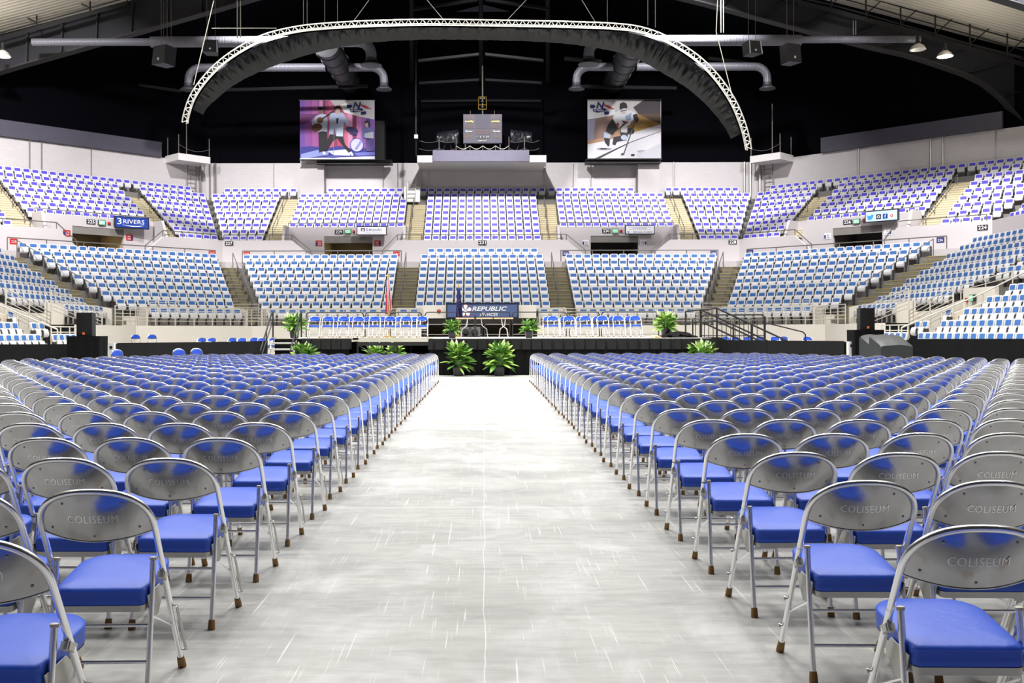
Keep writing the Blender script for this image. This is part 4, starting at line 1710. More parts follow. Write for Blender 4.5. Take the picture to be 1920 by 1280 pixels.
# low rails along the back of the lower stand and along the fascia
BR = 'rails behind the lower stand'
for seg, t0, t1, lab in (('end', -14.2, -4.75, 'thin grey rail with red plates behind the 229 seats'), ('end', 4.75, 14.1, 'thin grey rail with blue plates behind the 230 seats'),
                         ('dl', -2.0, 9.75, 'thin grey rail behind the lower left corner seats'), ('dr', -2.0, 9.4, 'thin grey rail behind the lower right corner seats')):
    z = 5.45
    t = fence('back_rail', [bp(seg, 6.35, t0, z), bp(seg, 6.35, t1, z)], (.72,), M['rail'], 2.0, lab, BR, .03, .03)
    c = t.location
    for t_, s in ((t0 + .28, 1), (t1 - .28, -1)):
        rp = thing('row_sign', 'small %s plate at the %s end of the rail, %s' % ('red' if seg in ('dl',) or t1 < 0 else 'navy', 'left' if (s > 0) != (seg == 'dl') else 'right',
                   {'end': 'section 229' if t1 < 0 else 'section 230', 'dl': 'left corner', 'dr': 'right corner'}[seg]), 'sign', bp(seg, 6.27, t_, z + .52), seg_rz(seg), 'small row plates on the rails')
        mb = MB(); mb.box((-.19, -.015, -.15), (.19, .015, .15), M['red'] if seg == 'dl' or t1 < 0 else M['navy']); put('plate', mb, rp)
        put('lettering', text_mesh({'end': '229' if t1 < 0 else '230', 'dl': '225', 'dr': '226'}[seg], M['signwhite'], .13, .26, .004), rp, (0, -.02, 0))
FA = 'rails on the fascia wall'
for seg in ('end', 'dl', 'dr'):
    prev = tmin(seg, 7.3) + .1
    segs = []
    for q in FAS[seg]:
        segs.append([(prev, FHI), (q[0], FHI), (q[1], FLO)])
        prev = (q[2], q[3])
        segs.append('n')
        segs.append([(q[2], FLO), (q[3], FHI)])
        prev = None
    # join: left piece, right pieces
    if seg == 'end':
        a, b = FAS[seg]
        runs = [([(tmin(seg, 7.3) + .1, FHI), (a[0], FHI), (a[1], FLO)], 'left of the 229 doorway'),
                ([(a[2], FLO), (a[3], FHI), (b[0], FHI), (b[1], FLO)], 'between the 229 and 230 doorways'),
                ([(b[2], FLO), (b[3], FHI), (tmax(seg, 7.3) - .1, FHI)], 'right of the 230 doorway')]
    else:
        a = FAS[seg][0]
        n_ = '225' if seg == 'dl' else '226'
        runs = [([(tmin(seg, 7.3) + .1, FHI), (a[0], FHI), (a[1], FLO)], '%s of the %s doorway' % ('right' if seg == 'dl' else 'left', n_)),
                ([(a[2], FLO), (a[3], FHI), (min(11, tmax(seg, 7.3)), FHI)], '%s of the %s doorway' % ('left' if seg == 'dl' else 'right', n_))]
    for pts, lab in runs:
        fence('fascia_rail', [bp(seg, 7.3, t_, z - .02) for t_, z in pts], (.36,), M['rail'], 1.5, 'thin grey handrail on top of the fascia wall %s' % lab, FA, .03, .028)
# rail above each doorway wall
for sec, (seg, w0, w1, d0, d1, tan, lit) in DOORS.items():
    fence('door_rail', [bp(seg, 8.98, w0 + .1, 7.84), bp(seg, 8.98, w1 - .1, 7.84)], (.27,), M['rail'], 1.8, 'thin grey rail on the wall over the %s doorway' % sec, 'rails over the doorways', .025, .022)

# handrails in the aisles
for k, (tier, seg, j0, j1, ta, tb) in enumerate(AISLES):
    if tier == 'u' and seg in ('dl', 'dr') and ta[0] < 0:
        pass
    fo, fz = (ou, zu) if tier == 'u' else (ol, zl)
    names = ['229 left', '229-231', '231-230', '230 right', '227 left', '225 left', '228 right', '226 right', '229-231', '231-230', '229 left', '230 right', 'left corner', 'right corner', 'left corner end', 'right corner end']
    where = ('upper' if tier == 'u' else 'lower') + ' aisle by the ' + names[k] + (' seats' if 'corner' not in names[k] else ' stand')
    if k in (12, 13):
        continue
    t = None
    js = range(j0 + 1, j1 + 1, 2) if tier == 'u' else range(j0, j1 + 1, 2)
    pts = []
    for j in js:
        u = (j - j0) / (j1 - j0)
        w = .35 if k not in (14, 15) else .05
        tm = ta[0] + (tb[0] - ta[0]) * u
        t1 = ta[1] + (tb[1] - ta[1]) * u
        pts.append(bp(seg, fo(j), tm + (t1 - tm) * w, fz(j)))
    fence('aisle_handrail', pts, (.92,), M['rail'], 2.2, 'thin grey handrail in the %s' % where, 'aisle handrails', .026, .024)

# sloping barred barriers round the low doorways at both sides
for seg, nm in (('sl', 'left'), ('sr', 'right')):
    fence('ramp_barrier', [bp(seg, -1.5, 7.6, 1.05), bp(seg, -1.5, 11.3, 1.85)], (1.08, .93, .78, .63, .48, .33, .18), M['rail_light'], 1.9,
          'sloping pale barrier of many bars at the %s side doorway' % nm, 'sloping barriers at the side doorways', .022, .03)
    fence('ramp_barrier', [bp(seg, -2.5, 4.9, 1.2), bp(seg, -1.7, 8.0, 1.95)], (1.05, .90, .75, .60, .45, .30), M['rail_light'], 2.4,
          'sloping pale barrier beside the front seats of %s side stand' % nm, 'sloping barriers at the side doorways', .022, .03)
    fence('stair_rail', [bp(seg, -3.4, 11.4, .55), bp(seg, -.8, 12.0, 1.75), bp(seg, 1.2, 12.0, 2.75)], (.9,), M['rail_light'], 1.5,
          'pale stair handrail climbing the near %s side stand' % nm, 'stair handrails of the side stands', .028, .026)
    fence('bar_railing', [bp(seg, -3.0, 8.6, .5), bp(seg, -3.0, 11.0, .5)], (1.05, .85, .65, .45, .25), M['rail_light'], .8,
          'low pale bar railing at floor level by the %s side doorway' % nm, FR, .022, .026)
    fence('bar_railing', [bp(seg, .5, 7.7, 2.13), bp(seg, .9, 10.8, 2.5)], (1.0, .8), M['rail_light'], 1.6,
          'pale rail over the wall of the %s side doorway' % nm, FR, .022, .026)
    mb = MB()
    n = bp(seg, 1, 0, 0) - bp(seg, 0, 0, 0)
    mb.prism([bp(seg, .35, 8.2, 2.15), bp(seg, .35, 10.6, 2.15), bp(seg, .35, 10.6, 2.97), bp(seg, .35, 8.2, 2.97)], n * .15, M['cream'])
    for t_ in (8.1, 10.6):
        mb.prism([bp(seg, -1.4, t_, 0), bp(seg, .5, t_, 0), bp(seg, .5, t_, 2.6), bp(seg, -1.4, t_, 1.9)], bp(seg, 0, .1, 0) - bp(seg, 0, 0, 0), M['cream'])
    struct('wall_side_doorway_' + nm, mb)
    mb = MB()
    mb.prism([bp(seg, 2.5, 8.2, 0), bp(seg, 2.5, 10.6, 0), bp(seg, 2.5, 10.6, 2.4), bp(seg, 2.5, 8.2, 2.4)], n * .1, M['black'])
    mb.poly([bp(seg, -.5, 8.2, 1.6), bp(seg, 2.5, 8.2, 2.15), bp(seg, 2.5, 10.6, 2.15), bp(seg, -.5, 10.6, 2.15)], M['black'])
    struct('door_side_' + nm, mb)

# ------------------------------------------------------------------ signs
def sign_root(name, label, cat, seg, o, t, z, group=None):
    return thing(name, label, cat, bp(seg, o, t, z), seg_rz(seg), group)


def panel(root, w, h, th, mt, name='panel', y=0.0, x=0.0, z=0.0):
    mb = MB()
    mb.box((x - w / 2, y - th, z - h / 2), (x + w / 2, y, z + h / 2), mt)
    return put(name, mb, root)


def border(root, w, h, b, th, mt, y=0.0):
    mb = MB()
    mb.box((-w / 2 - b, y - th, h / 2), (w / 2 + b, y, h / 2 + b), mt)
    mb.box((-w / 2 - b, y - th, -h / 2 - b), (w / 2 + b, y, -h / 2), mt)
    mb.box((-w / 2 - b, y - th, -h / 2), (-w / 2, y, h / 2), mt)
    mb.box((w / 2, y - th, -h / 2), (w / 2 + b, y, h / 2), mt)
    return put('frame', mb, root)


def letters(root, s, h, w, mt, x=0, z=0, y=-.06, shear=0.0, bold=0.0):
    return put('lettering', text_mesh(s, mt, h, w, .006, bold, shear), root, (x, y, z))


NG = 'black section number plates'
for num, seg, o, t, z, lab in (('231', 'end', 7.2, (905 - VX) / FPX * 60.1 - BX, 6.72, 'black plate numbered 231 on the fascia below middle upper seats'),
                               ('227', 'end', 7.2, (430 - VX) / FPX * 60.1 - BX, 6.70, 'black plate numbered 227 on the fascia at left corner'),
                               ('228', 'end', 7.2, (1374 - VX) / FPX * 60.1 - BX, 6.72, 'black plate numbered 228 on the fascia at right corner'),
                               ('229', 'end', 8.9, (636 - VX) / FPX * 61.8 - BX, 7.55, 'black plate numbered 229 over the left middle doorway'),
                               ('230', 'end', 8.9, (1137 - VX) / FPX * 61.8 - BX, 7.58, 'black plate numbered 230 over the right middle doorway'),
                               ('225', 'dl', 8.9, 4.35, 7.58, 'black plate numbered 225 over the left corner doorway'),
                               ('226', 'dr', 8.9, 3.0, 7.58, 'black plate numbered 226 over the right corner doorway'),
                               ('224', 'dr', 7.2, 10.85, 6.55, 'black plate numbered 224 on the far right fascia')):
    r = sign_root('section_number_sign', lab, 'sign', seg, o - .01, t, z, NG)
    panel(r, .50, .26, .03, M['signblack'])
    letters(r, num, .19, .40, M['signwhite'], y=-.035, bold=.012)

for seg, t, lab in (('end', (653 - VX) / FPX * 61.8 - BX, 'green lit exit sign over the 229 doorway'), ('end', (1153.5 - VX) / FPX * 61.8 - BX, 'green lit exit sign over the 230 doorway'),
                    ('dl', 3.75, 'green lit exit sign over the 225 doorway'), ('dr', 3.55, 'green lit exit sign over the 226 doorway')):
    r = sign_root('exit_sign', lab, 'exit sign', seg, 8.89, t, 7.57, 'green exit signs')
    panel(r, .40, .28, .10, M['seat_dark'], 'housing')
    panel(r, .34, .22, .012, M['exitgreen'], 'lit_face', -.10)
    letters(r, 'EXIT', .13, .27, M['signwhite'], y=-.116)
    # alarm to its right
    r = sign_root('fire_alarm', lab.replace('green lit exit sign', 'small red fire alarm'), 'alarm', seg, 8.89, t + {'end': .37, 'dl': -.43, 'dr': .42}[seg], 7.57, 'red fire alarms')
    mb = MB(); mb.box((-.07, -.06, -.08), (.07, 0, .08), M['red']); put('housing', mb, r)
    mb = MB(); mb.lathe([(.055, 0), (.055, .03), (.02, .05)], M['red'], 12); mb.v = [(x, -.06 - z, y) for x, y, z in mb.v]; put('bell', mb, r)
for seg, lab in (('sr', 'green lit exit sign over the right side doorway'),):
    r = sign_root('exit_sign', lab, 'exit sign', seg, .33, 9.1, 2.58, 'green exit signs')
    panel(r, .34, .26, .12, M['seat_dark'], 'housing')
    panel(r, .30, .22, .012, M['exitgreen'], 'lit_face', -.12)
    letters(r, 'EXIT', .12, .23, M['signwhite'], y=-.134)
    r = sign_root('fire_alarm', 'small red fire alarm left of the right side exit sign', 'alarm', seg, .33, 8.55, 2.52, 'red fire alarms')
    mb = MB(); mb.box((-.06, -.06, -.08), (.06, 0, .08), M['red']); put('housing', mb, r)

# small red and blue wayfinding plates beside the doorways
for sec, (seg, w0, w1, d0, d1, tan, lit) in DOORS.items():
    for t, side in ((d0 - .32, 'left'), (d1 + .32, 'right')):
        sd = side if seg != 'dl' else ('right' if side == 'left' else 'left')
        r = sign_root('wayfinding_plate', 'small %s plate on the wall %s of the %s doorway' % ('red and navy' if tan else 'white and blue', sd, sec), 'sign', seg, 8.89, t, 6.85, 'wayfinding plates by the doorways')
        panel(r, .40, .34, .02, M['red'] if tan else M['signwhite'], 'plate')
        panel(r, .10, .20, .006, M['navy'], 'navy_patch', -.02, .14 if (sd == 'right') else -.14, -.03)
        letters(r, '226', .09, .18, M['signwhite'] if tan else M['navy'], -.04 if sd == 'right' else .04, .05, -.026)
        letters(r, '228', .09, .18, M['signwhite'] if tan else M['navy'], -.04 if sd == 'right' else .04, -.08, -.026)

# sponsor sign boxes over the doorways
r = sign_root('sign_box', 'white lit sign reading Lincoln over the 229 doorway', 'sign', 'end', 8.6, (697.5 - VX) / FPX * 61.4 - BX, 7.58, 'sign boxes over the doorways')
panel(r, 1.86, .56, .16, M['signblack'], 'case')
panel(r, 1.76, .46, .01, M['lightbox'], 'face', -.16)
letters(r, 'Lincoln', .17, .92, M['navy'], .15, .07, -.178)
letters(r, 'Financial Group', .09, .98, M['plaster'], .15, -.14, -.178)
mb = MB()
for x in (-.62, -.46):
    mb.box((x - .035, -.18, -.03), (x + .035, -.172, .16), M['logo_red'] if x < -.5 else M['navy'])
mb.box((-.65, -.18, .12), (-.43, -.172, .16), M['navy'])
put('logo', mb, r)
r = sign_root('sign_box', 'white lit sign reading Memorial Coliseum over the 230 doorway', 'sign', 'end', 8.6, (1200 - VX) / FPX * 61.4 - BX, 7.60, 'sign boxes over the doorways')
panel(r, 1.82, .56, .16, M['signblack'], 'case')
panel(r, 1.72, .46, .01, M['lightbox'], 'face', -.16)
letters(r, 'MEMORIAL COLISEUM', .075, 1.2, M['navy'], .18, -.14, -.178)
letters(r, 'N', .11, .16, M['signblue'], -.72, -.13, -.178, .25, .02)
for k, (w, mt) in enumerate(((1.46, M['signblue']), (.9, M['signblue']), (1.4, M['logo_red']))):
    mb = MB()
    n = int(w / .12)
    for i in range(n):
        mb.box((-w / 2 + w * i / n, -.178, .155 - k * .075), (-w / 2 + w * (i + .72) / n, -.172, .178 - k * .075), mt)
    put('small_print', mb, r)
r = sign_root('sign_box', 'blue sign reading 3 Rivers over the 225 doorway', 'sign', 'dl', 8.6, 2.12, 7.66, 'sign boxes over the doorways')
r.rotation_euler = (0, 0, seg_rz('dl') + math.radians(-8))
panel(r, 1.98, .68, .18, M['signblack'], 'case')
panel(r, 1.86, .58, .01, M['signblue'], 'face', -.18)
letters(r, '3', .36, .24, M['signwhite'], -.72, .04, -.197)
letters(r, 'RIVERS', .24, 1.2, M['signwhite'], .10, .05, -.197)
mb = MB()
pts = [(-.55 + 1.25 * i / 14, -.14 - .07 * math.sin(PI * i / 14), .018 * math.sin(PI * i / 14) + .004) for i in range(15)]
mb.grid([[(x, -.197, z + w) for x, z, w in pts], [(x, -.197, z - w) for x, z, w in pts]], M['signwhite'])
put('swoosh', mb, r)
r = sign_root('sign_box', 'pale blue lit sign with social icons over the 226 doorway', 'sign', 'dr', 8.6, 5.15, 7.72, 'sign boxes over the doorways')
panel(r, 1.86, .62, .18, M['signblack'], 'case')
panel(r, 1.76, .54, .01, M['lit_blue'], 'face', -.18)
mb = MB()     # bird shape
mb.poly([(-.62 + .2 * x, -.197, -.04 + .2 * z) for x, z in ((-.9, -.45), (-.3, -.75), (.35, -.6), (.8, 0), (.85, .45), (1.1, .7), (.75, .65), (.3, .75), (.1, .35), (-.5, .45), (-.9, .75), (-.8, .2), (-.95, .2), (-.6, -.15), (-.8, -.2), (-.45, -.42))], M['bird_blue'])
put('bird_icon', mb, r)
for x, mt, ch, cm in ((-.15, M['signblack'], 'o', M['cream']), (.22, M['signblue'], 'f', M['signwhite']), (.58, M['signwhite'], 'o', M['logo_red'])):
    panel(r, .27, .27, .006, mt, 'icon_tile', -.19, x, -.04)
    letters(r, ch, .17, None, cm, x, -.04, -.2, 0, .02)
# big blue banner over the middle passage
r = thing('sponsor_banner', 'blue banner reading Republic Services on the parapet behind the stage tables', 'sign', ((904.5 - VX) / FPX * 49.9, 49.9, 2.40))
panel(r, 3.52, .66, .04, M['banner_blue'], 'cloth')
border(r, 3.52, .66, .06, .08, M['signblack'])
letters(r, 'REPUBLIC', .23, 1.75, M['signwhite'], .36, .09, -.048, .25, .025)
letters(r, 'SERVICES', .15, .92, M['signwhite'], .32, -.20, -.048, .22, .015)
mb = MB()
for k in range(5):
    a = PI / 2 + 2 * PI * k / 5
    c = Vector((-.84 + .20 * math.cos(a), -.05, .20 * math.sin(a)))
    pts = [c + Vector((math.cos(a + q * PI / 6) * .125, 0, math.sin(a + q * PI / 6) * .125)) for q in range(-3, 4)]
    inn = [c + Vector((math.cos(a + q * PI / 6) * .075, 0, math.sin(a + q * PI / 6) * .075)) for q in range(-3, 4)]
    mb.grid([pts, inn], M['logo_red'])
    mb.poly([p + Vector((0, -.002, 0)) for p in [c + Vector((math.cos(a + q * PI / 6) * .1, 0, math.sin(a + q * PI / 6) * .1)) for q in range(-3, 4)]] + [Vector((-.84, -.052, 0))], M['signwhite'])
put('star_emblem', mb, r)
r = thing('alarm_bell', 'red alarm bell on the white parapet left of blue banner', 'alarm', ((823 - VX) / FPX * 50.2, 50.19, 2.38))
mb = MB(); mb.lathe([(.10, 0), (.10, .04), (.05, .07), (.0, .075)], M['red'], 16, cap=False); mb.v = [(x, -z, y) for x, y, z in mb.v]; put('bell', mb, r)
r = thing('exit_sign', 'green lit exit sign under the blue banner behind stage tables', 'exit sign', ((905 - VX) / FPX * 54, 54, 1.83), 0, 'green exit signs')
panel(r, .5, .26, .06, M['seat_dark'], 'housing')
panel(r, .44, .2, .012, M['exitgreen'], 'lit_face', -.06)

# ------------------------------------------------------------------ picture banners
def banner(label, x0, x1, y0, y1, cx0, cx1, cy0, cy1, shapes, texts):
    """A printed cloth; shapes are given in the print's own units and laid from back to front."""
    d = 65.6
    a, b = at(x0, y1, d), at(x1, y0, d)
    r = thing('picture_banner', label, 'banner', (a.x, d, a.z), 0, 'printed banners over the upper stand')
    W, H = b.x - a.x, b.z - a.z
    su, sv = W / (cx1 - cx0), H / (cy1 - cy0)
    mb = MB()
    mb.box((0, 0, 0), (W, .02, H), shapes[0][0])
    for k, (mt, pts) in enumerate(shapes[1:]):
        y = -.002 - .002 * k
        q = []
        for u, v in pts:
            q.append((min(W, max(0, (u - cx0) * su)), y, min(H, max(0, H - (v - cy0) * sv))))
        mb.poly(q[::-1], mt)
    put('printed_cloth', mb.mesh('printed_cloth', 0), r)
    for s, u, v, h, w, mt, sh in texts:
        put('lettering', text_mesh(s, mt, h * sv, w * su, .004, .02, sh), r, ((u - cx0) * su, -.002 - .002 * len(shapes) - .004, H - (v - cy0) * sv))
    mb = MB()
    mb.box((-.06, .03, -.05), (W + .06, .10, 0), M['black'])
    put('hanging_bar', mb, r)
    mb = MB()
    mb.box((-.06, .03, H), (W + .06, .10, H + .05), M['black'])
    put('hanging_bar', mb, r)
    return r, W, H


def colour(r, g, b):
    k = 'print_%d_%d_%d' % (r, g, b)
    if k not in M:
        M[k] = mat(k, tuple((c / 255) ** 2.2 * .72 for c in (r, g, b)), .7)
    return M[k]


def ell(cx, cy, rx, ry, n=22, rot=0.0):
    return [(cx + rx * math.cos(2 * PI * i / n) * math.cos(rot) - ry * math.sin(2 * PI * i / n) * math.sin(rot),
             cy + rx * math.cos(2 * PI * i / n) * math.sin(rot) + ry * math.sin(2 * PI * i / n) * math.cos(rot)) for i in range(n)]


def arcs(cx, cy, mt):
    out = []
    for k, (w, h) in enumerate(((190, 120), (140, 90), (95, 62))):
        o = [(cx + w * .95 - w * 1.0 * math.cos(PI * .5 * i / 10) * 1.05, cy - 60 + k * 8 + h * math.sin(PI * .5 * i / 10)) for i in range(11)]
        n = [(x + 2 + 10 * math.sin(PI * i / 10), y - 4 - 10 * math.sin(PI * .5 * i / 10)) for i, (x, y) in enumerate(o)]
        out.append((mt, o + n[::-1]))
    return out


def emblem(dx, dy):
    nv = colour(30, 36, 110)
    return [(nv, [(dx + 0, dy + 50), (dx + 75, dy + 52), (dx + 95, dy + 80), (dx + 60, dy + 108), (dx + 0, dy + 108)]),
            (nv, [(dx + 45, dy + 125), (dx + 120, dy + 135), (dx + 250, dy + 110), (dx + 285, dy + 140), (dx + 240, dy + 160), (dx + 130, dy + 180), (dx + 50, dy + 165)]),
            (nv, [(dx + 240, dy + 170), (dx + 325, dy + 165), (dx + 328, dy + 215), (dx + 245, dy + 220)])] + arcs(dx + 235, dy + 62, colour(200, 60, 70))


# band on a stage
c_ = colour
sh = [(c_(150, 80, 160), None)]
for i, (x, col) in enumerate(((110, (120, 80, 170)), (200, (150, 85, 165)), (330, (175, 95, 160)), (455, (205, 140, 185)), (515, (120, 45, 85)), (560, (165, 80, 120)), (615, (205, 100, 140)),
                              (700, (150, 60, 100)), (760, (190, 80, 110)), (880, (215, 110, 140)), (940, (225, 150, 190)), (1020, (130, 50, 90)), (1090, (205, 130, 195)), (1180, (170, 110, 190)), (1260, (110, 80, 170)), (1330, (150, 110, 190)))):
    sh.append((c_(*col), [(x, 150), (x + 90, 150), (x + 95 + 6 * (i % 3), 980), (x + 4, 980)]))
sh += [(c_(110, 50, 110), [(110, 385), (430, 395), (330, 470), (260, 540), (110, 590)]),
       (c_(200, 195, 195), [(640, 150), (1000, 150), (940, 215), (720, 260)]),
       (c_(238, 238, 240), [(815, 245), (1000, 150), (1400, 150), (1400, 488), (1180, 450), (880, 365)]),
       (c_(60, 60, 150), [(110, 960), (300, 945), (600, 975), (800, 940), (1000, 990), (1420, 1000), (1420, 1180), (110, 1180)]),
       (c_(150, 165, 230), [(140, 1080), (420, 1010), (640, 1020), (600, 1100), (350, 1130), (140, 1180)]),
       (c_(228, 232, 250), [(600, 1030), (900, 1000), (1000, 1060), (980, 1110), (700, 1100)]),
       (c_(235, 240, 252), [(110, 1150), (700, 1140), (1420, 1120), (1420, 1180), (110, 1180)]),
       (c_(120, 125, 215), [(1050, 1060), (1420, 1040), (1420, 1100), (1100, 1110)]),
       # left player with guitar
       (c_(32, 28, 36), [(440, 690), (590, 690), (600, 1030), (500, 1040), (450, 1060)]),
       (c_(190, 200, 225), [(395, 430), (480, 395), (560, 400), (600, 480), (590, 700), (500, 690), (430, 710), (330, 580), (320, 530)]),
       (c_(120, 95, 80), ell(472, 345, 38, 52)), (c_(35, 30, 32), ell(478, 300, 44, 28)),
       (c_(110, 65, 45), ell(415, 625, 92, 70, rot=-.3)), (c_(130, 75, 50), ell(470, 500, 55, 52)), (c_(60, 40, 34), [(500, 470), (690, 335), (705, 352), (515, 490)]),
       # singer
       (c_(30, 28, 34), [(640, 740), (850, 770), (900, 920), (1000, 1020), (960, 1060), (850, 930), (760, 800), (680, 860), (590, 1020), (520, 1030), (570, 900)]),
       (c_(178, 192, 226), [(650, 385), (740, 370), (860, 375), (920, 460), (985, 575), (935, 600), (880, 530), (860, 780), (745, 775), (720, 640), (690, 745), (625, 740), (640, 560), (625, 470)]),
       (c_(212, 222, 242), [(760, 640), (870, 600), (860, 780), (745, 775)]), (c_(38, 34, 48), [(745, 470), (790, 470), (770, 570), (750, 560)]),
       (c_(196, 172, 160), ell(773, 345, 42, 62)), (c_(28, 26, 32), [(725, 345), (728, 275), (770, 252), (815, 280), (822, 360), (805, 300), (740, 300)]),
       (c_(196, 172, 160), ell(712, 560, 26, 30)), (c_(170, 165, 170), [(712, 640), (718, 640), (702, 1110), (696, 1110)]), (c_(80, 90, 180), ell(690, 1125, 100, 22)),
       (c_(240, 240, 245), [(520, 1030), (565, 1060), (570, 1090), (510, 1090)]), (c_(240, 240, 245), [(970, 1050), (1010, 1040), (1045, 1100), (1015, 1120)]),
       (c_(42, 36, 84), ell(1015, 670, 112, 50, rot=.25)), (c_(52, 44, 98), ell(1040, 730, 70, 28, rot=.25)),
       # drummer and drums
       (c_(120, 130, 190), [(1195, 650), (1270, 615), (1365, 645), (1385, 780), (1300, 830), (1190, 800)]),
       (c_(205, 180, 170), ell(1270, 580, 35, 48)), (c_(45, 35, 42), [(1235, 560), (1240, 520), (1290, 510), (1320, 550), (1320, 625), (1298, 600), (1290, 545)]),
       (c_(225, 228, 245), [(1235, 730), (1385, 700), (1385, 820), (1240, 800)]), (c_(110, 95, 165), [(1260, 850), (1400, 830), (1400, 1030), (1260, 1030)]),
       (c_(96, 96, 190), ell(1100, 930, 120, 120)), (c_(215, 215, 245), ell(1100, 930, 104, 106)), (c_(150, 150, 220), [(1060, 1000), (1160, 850), (1185, 880), (1100, 1020)])]
sh += emblem(932, 188)
banner('large printed banner at left with a band on a stage before pink curtains', 563, 703.5, 187.5, 298, 120, 1405, 158, 1170, sh,
       [('N', 1105, 250, 115, 140, c_(30, 36, 110), .25), ('60 YEARS', 1080, 338, 26, 170, c_(240, 240, 245), .1)])
# hockey player
sh = [(c_(205, 200, 200), None),
      (c_(240, 240, 242), [(112, 150), (400, 150), (560, 230), (600, 400), (420, 455), (112, 492)]),
      (c_(150, 150, 175), [(112, 492), (300, 470), (330, 880), (112, 920)]), (c_(140, 115, 105), [(250, 480), (550, 420), (700, 540), (700, 820), (420, 860), (200, 905), (230, 700)]),
      (c_(178, 140, 110), [(112, 860), (420, 800), (700, 650), (700, 800), (420, 862), (112, 922)]),
      (c_(70, 62, 68), [(1090, 158), (1370, 158), (1370, 480), (1000, 420), (900, 290)]), (c_(92, 72, 55), [(960, 400), (1370, 400), (1370, 590), (1150, 560)]),
      (c_(165, 128, 70), [(800, 500), (980, 400), (1200, 510), (1370, 575), (1200, 640), (920, 715), (800, 730)]), (c_(196, 160, 90), [(900, 600), (1060, 570), (1200, 640), (920, 715)]),
      (c_(228, 228, 234), [(112, 920), (420, 862), (920, 715), (1370, 580), (1370, 1160), (112, 1160)]),
      (c_(70, 66, 72), [(240, 1160), (560, 1010), (850, 880), (1370, 695), (1370, 705), (860, 890), (600, 1020), (330, 1160)]),
      (c_(170, 172, 182), ell(1080, 1045, 120, 26)), (c_(205, 207, 216), [(950, 1100), (1370, 900), (1370, 1160), (980, 1160)]),
      (c_(150, 150, 170), ell(400, 1000, 130, 22)),
      # player
      (c_(36, 36, 42), [(540, 490), (640, 640), (545, 770), (425, 690), (470, 580)]), (c_(180, 195, 220), [(400, 710), (505, 755), (500, 830), (390, 800)]),
      (c_(40, 40, 50), [(400, 810), (500, 820), (490, 950), (420, 960)]), (c_(230, 232, 238), [(362, 925), (420, 900), (470, 965), (440, 990), (360, 980)]), (c_(28, 28, 34), [(335, 985), (450, 985), (440, 1005), (335, 1005)]),
      (c_(40, 40, 50), [(670, 700), (810, 745), (800, 810), (690, 790)]), (c_(45, 45, 56), [(560, 800), (700, 770), (790, 850), (620, 880), (590, 940), (540, 920)]), (c_(190, 202, 225), ell(740, 805, 55, 45)),
      (c_(226, 228, 236), [(545, 470), (600, 370), (680, 340), (850, 340), (930, 380), (930, 480), (870, 530), (830, 600), (740, 640), (700, 620), (640, 640)]),
      (c_(150, 172, 205), [(760, 440), (870, 380), (860, 500), (780, 520)]), (c_(110, 60, 45), [(695, 510), (820, 540), (740, 600), (680, 650), (660, 640), (730, 560)]), (c_(150, 70, 40), ell(630, 590, 26, 38)),
      (c_(30, 30, 36), [(890, 420), (960, 400), (995, 500), (960, 560), (910, 500)]), (c_(30, 30, 36), ell(850, 700, 70, 52)),
      (c_(228, 230, 236), [(690, 640), (790, 610), (800, 710), (690, 720)]),
      (c_(214, 206, 206), ell(735, 360, 52, 56)), (c_(60, 62, 72), [(680, 350), (790, 330), (780, 345), (690, 365)]), (c_(26, 26, 32), [(665, 300), (670, 230), (730, 200), (785, 230), (800, 300), (740, 305), (680, 330)]),
      (c_(84, 88, 104), [(925, 510), (945, 515), (745, 1090), (725, 1085)]), (c_(60, 60, 70), [(690, 1075), (745, 1070), (740, 1100), (690, 1110)]), (c_(40, 38, 44), ell(890, 1105, 34, 16)),
      (c_(226, 168, 160), ell(735, 385, 20, 8))]
sh += emblem(157, 196)
banner('large printed banner at right with a hockey player chasing a puck', 1102.5, 1240.5, 187, 297.5, 115, 1380, 155, 1162, sh,
       [('N', 330, 258, 115, 140, c_(30, 36, 110), .25), ('60 YEARS', 305, 345, 26, 170, c_(240, 240, 245), .1)])
# dark cabinets behind the banners
for px, lab in ((650, 'big black air unit behind the left picture banner'), (1150, 'big black air unit behind the right picture banner')):
    a, b = at(px - 26, 310, 66.6), at(px + 60, 150, 66.6)
    t = thing('air_unit', lab, 'air unit', ((a.x + b.x) / 2, 67, a.z), 0, 'air units behind the banners')
    w = 2.0
    mb = MB(); mb.box((-w, -.9, .25), (w, .3, 2.9), M['duct_black']); put('cabinet', mb, t)
    mb = MB()
    for z in (.02, .12, .22):
        mb.box((-w - .5, -1.2, z), (w + .5, -.2, z + .03), M['rail_black'])
    put('shelf_frame', mb, t)

# ------------------------------------------------------------------ gallery with the scoreboard
a, b = at(783, 304, 63.6), at(1025, 291, 63.6)
t = thing('gallery', 'pale gallery platform with lavender front panel over middle upper seats', 'platform', ((a.x + b.x) / 2, 65.5, a.z))
mb = MB(); mb.box((a.x, 63.6, a.z), (b.x, 67.3, b.z), M['white']); part('slab', mb, t)
p, q = at(812, 302, 63.4), at(993, 281, 63.4)
mb = MB(); mb.box((p.x, 63.45, p.z), (q.x, 63.6, q.z), M['lavender_light']); part('front_panel', mb, t, 'lavender grey front panel')
mb = MB(); mb.box((a.x, 67.0, b.z), (b.x, 67.3, b.z + 4.5), M['blackwall']); part('back_panel', mb, t)
for px in (824, 856, 882, 906, 930, 955, 984):
    c = at(px, 281, 63.8)
    mb = MB(); mb.tube([(c.x, 63.8, b.z), (c.x, 63.8, c.z + (.85 if px in (824, 856, 955, 984) else .3))], .025, M['rail'], 6); part('rail_post', mb, t)
mb = MB()
xs = [at(px, 281, 63.8).x for px in (856, 882, 906, 930, 955)]
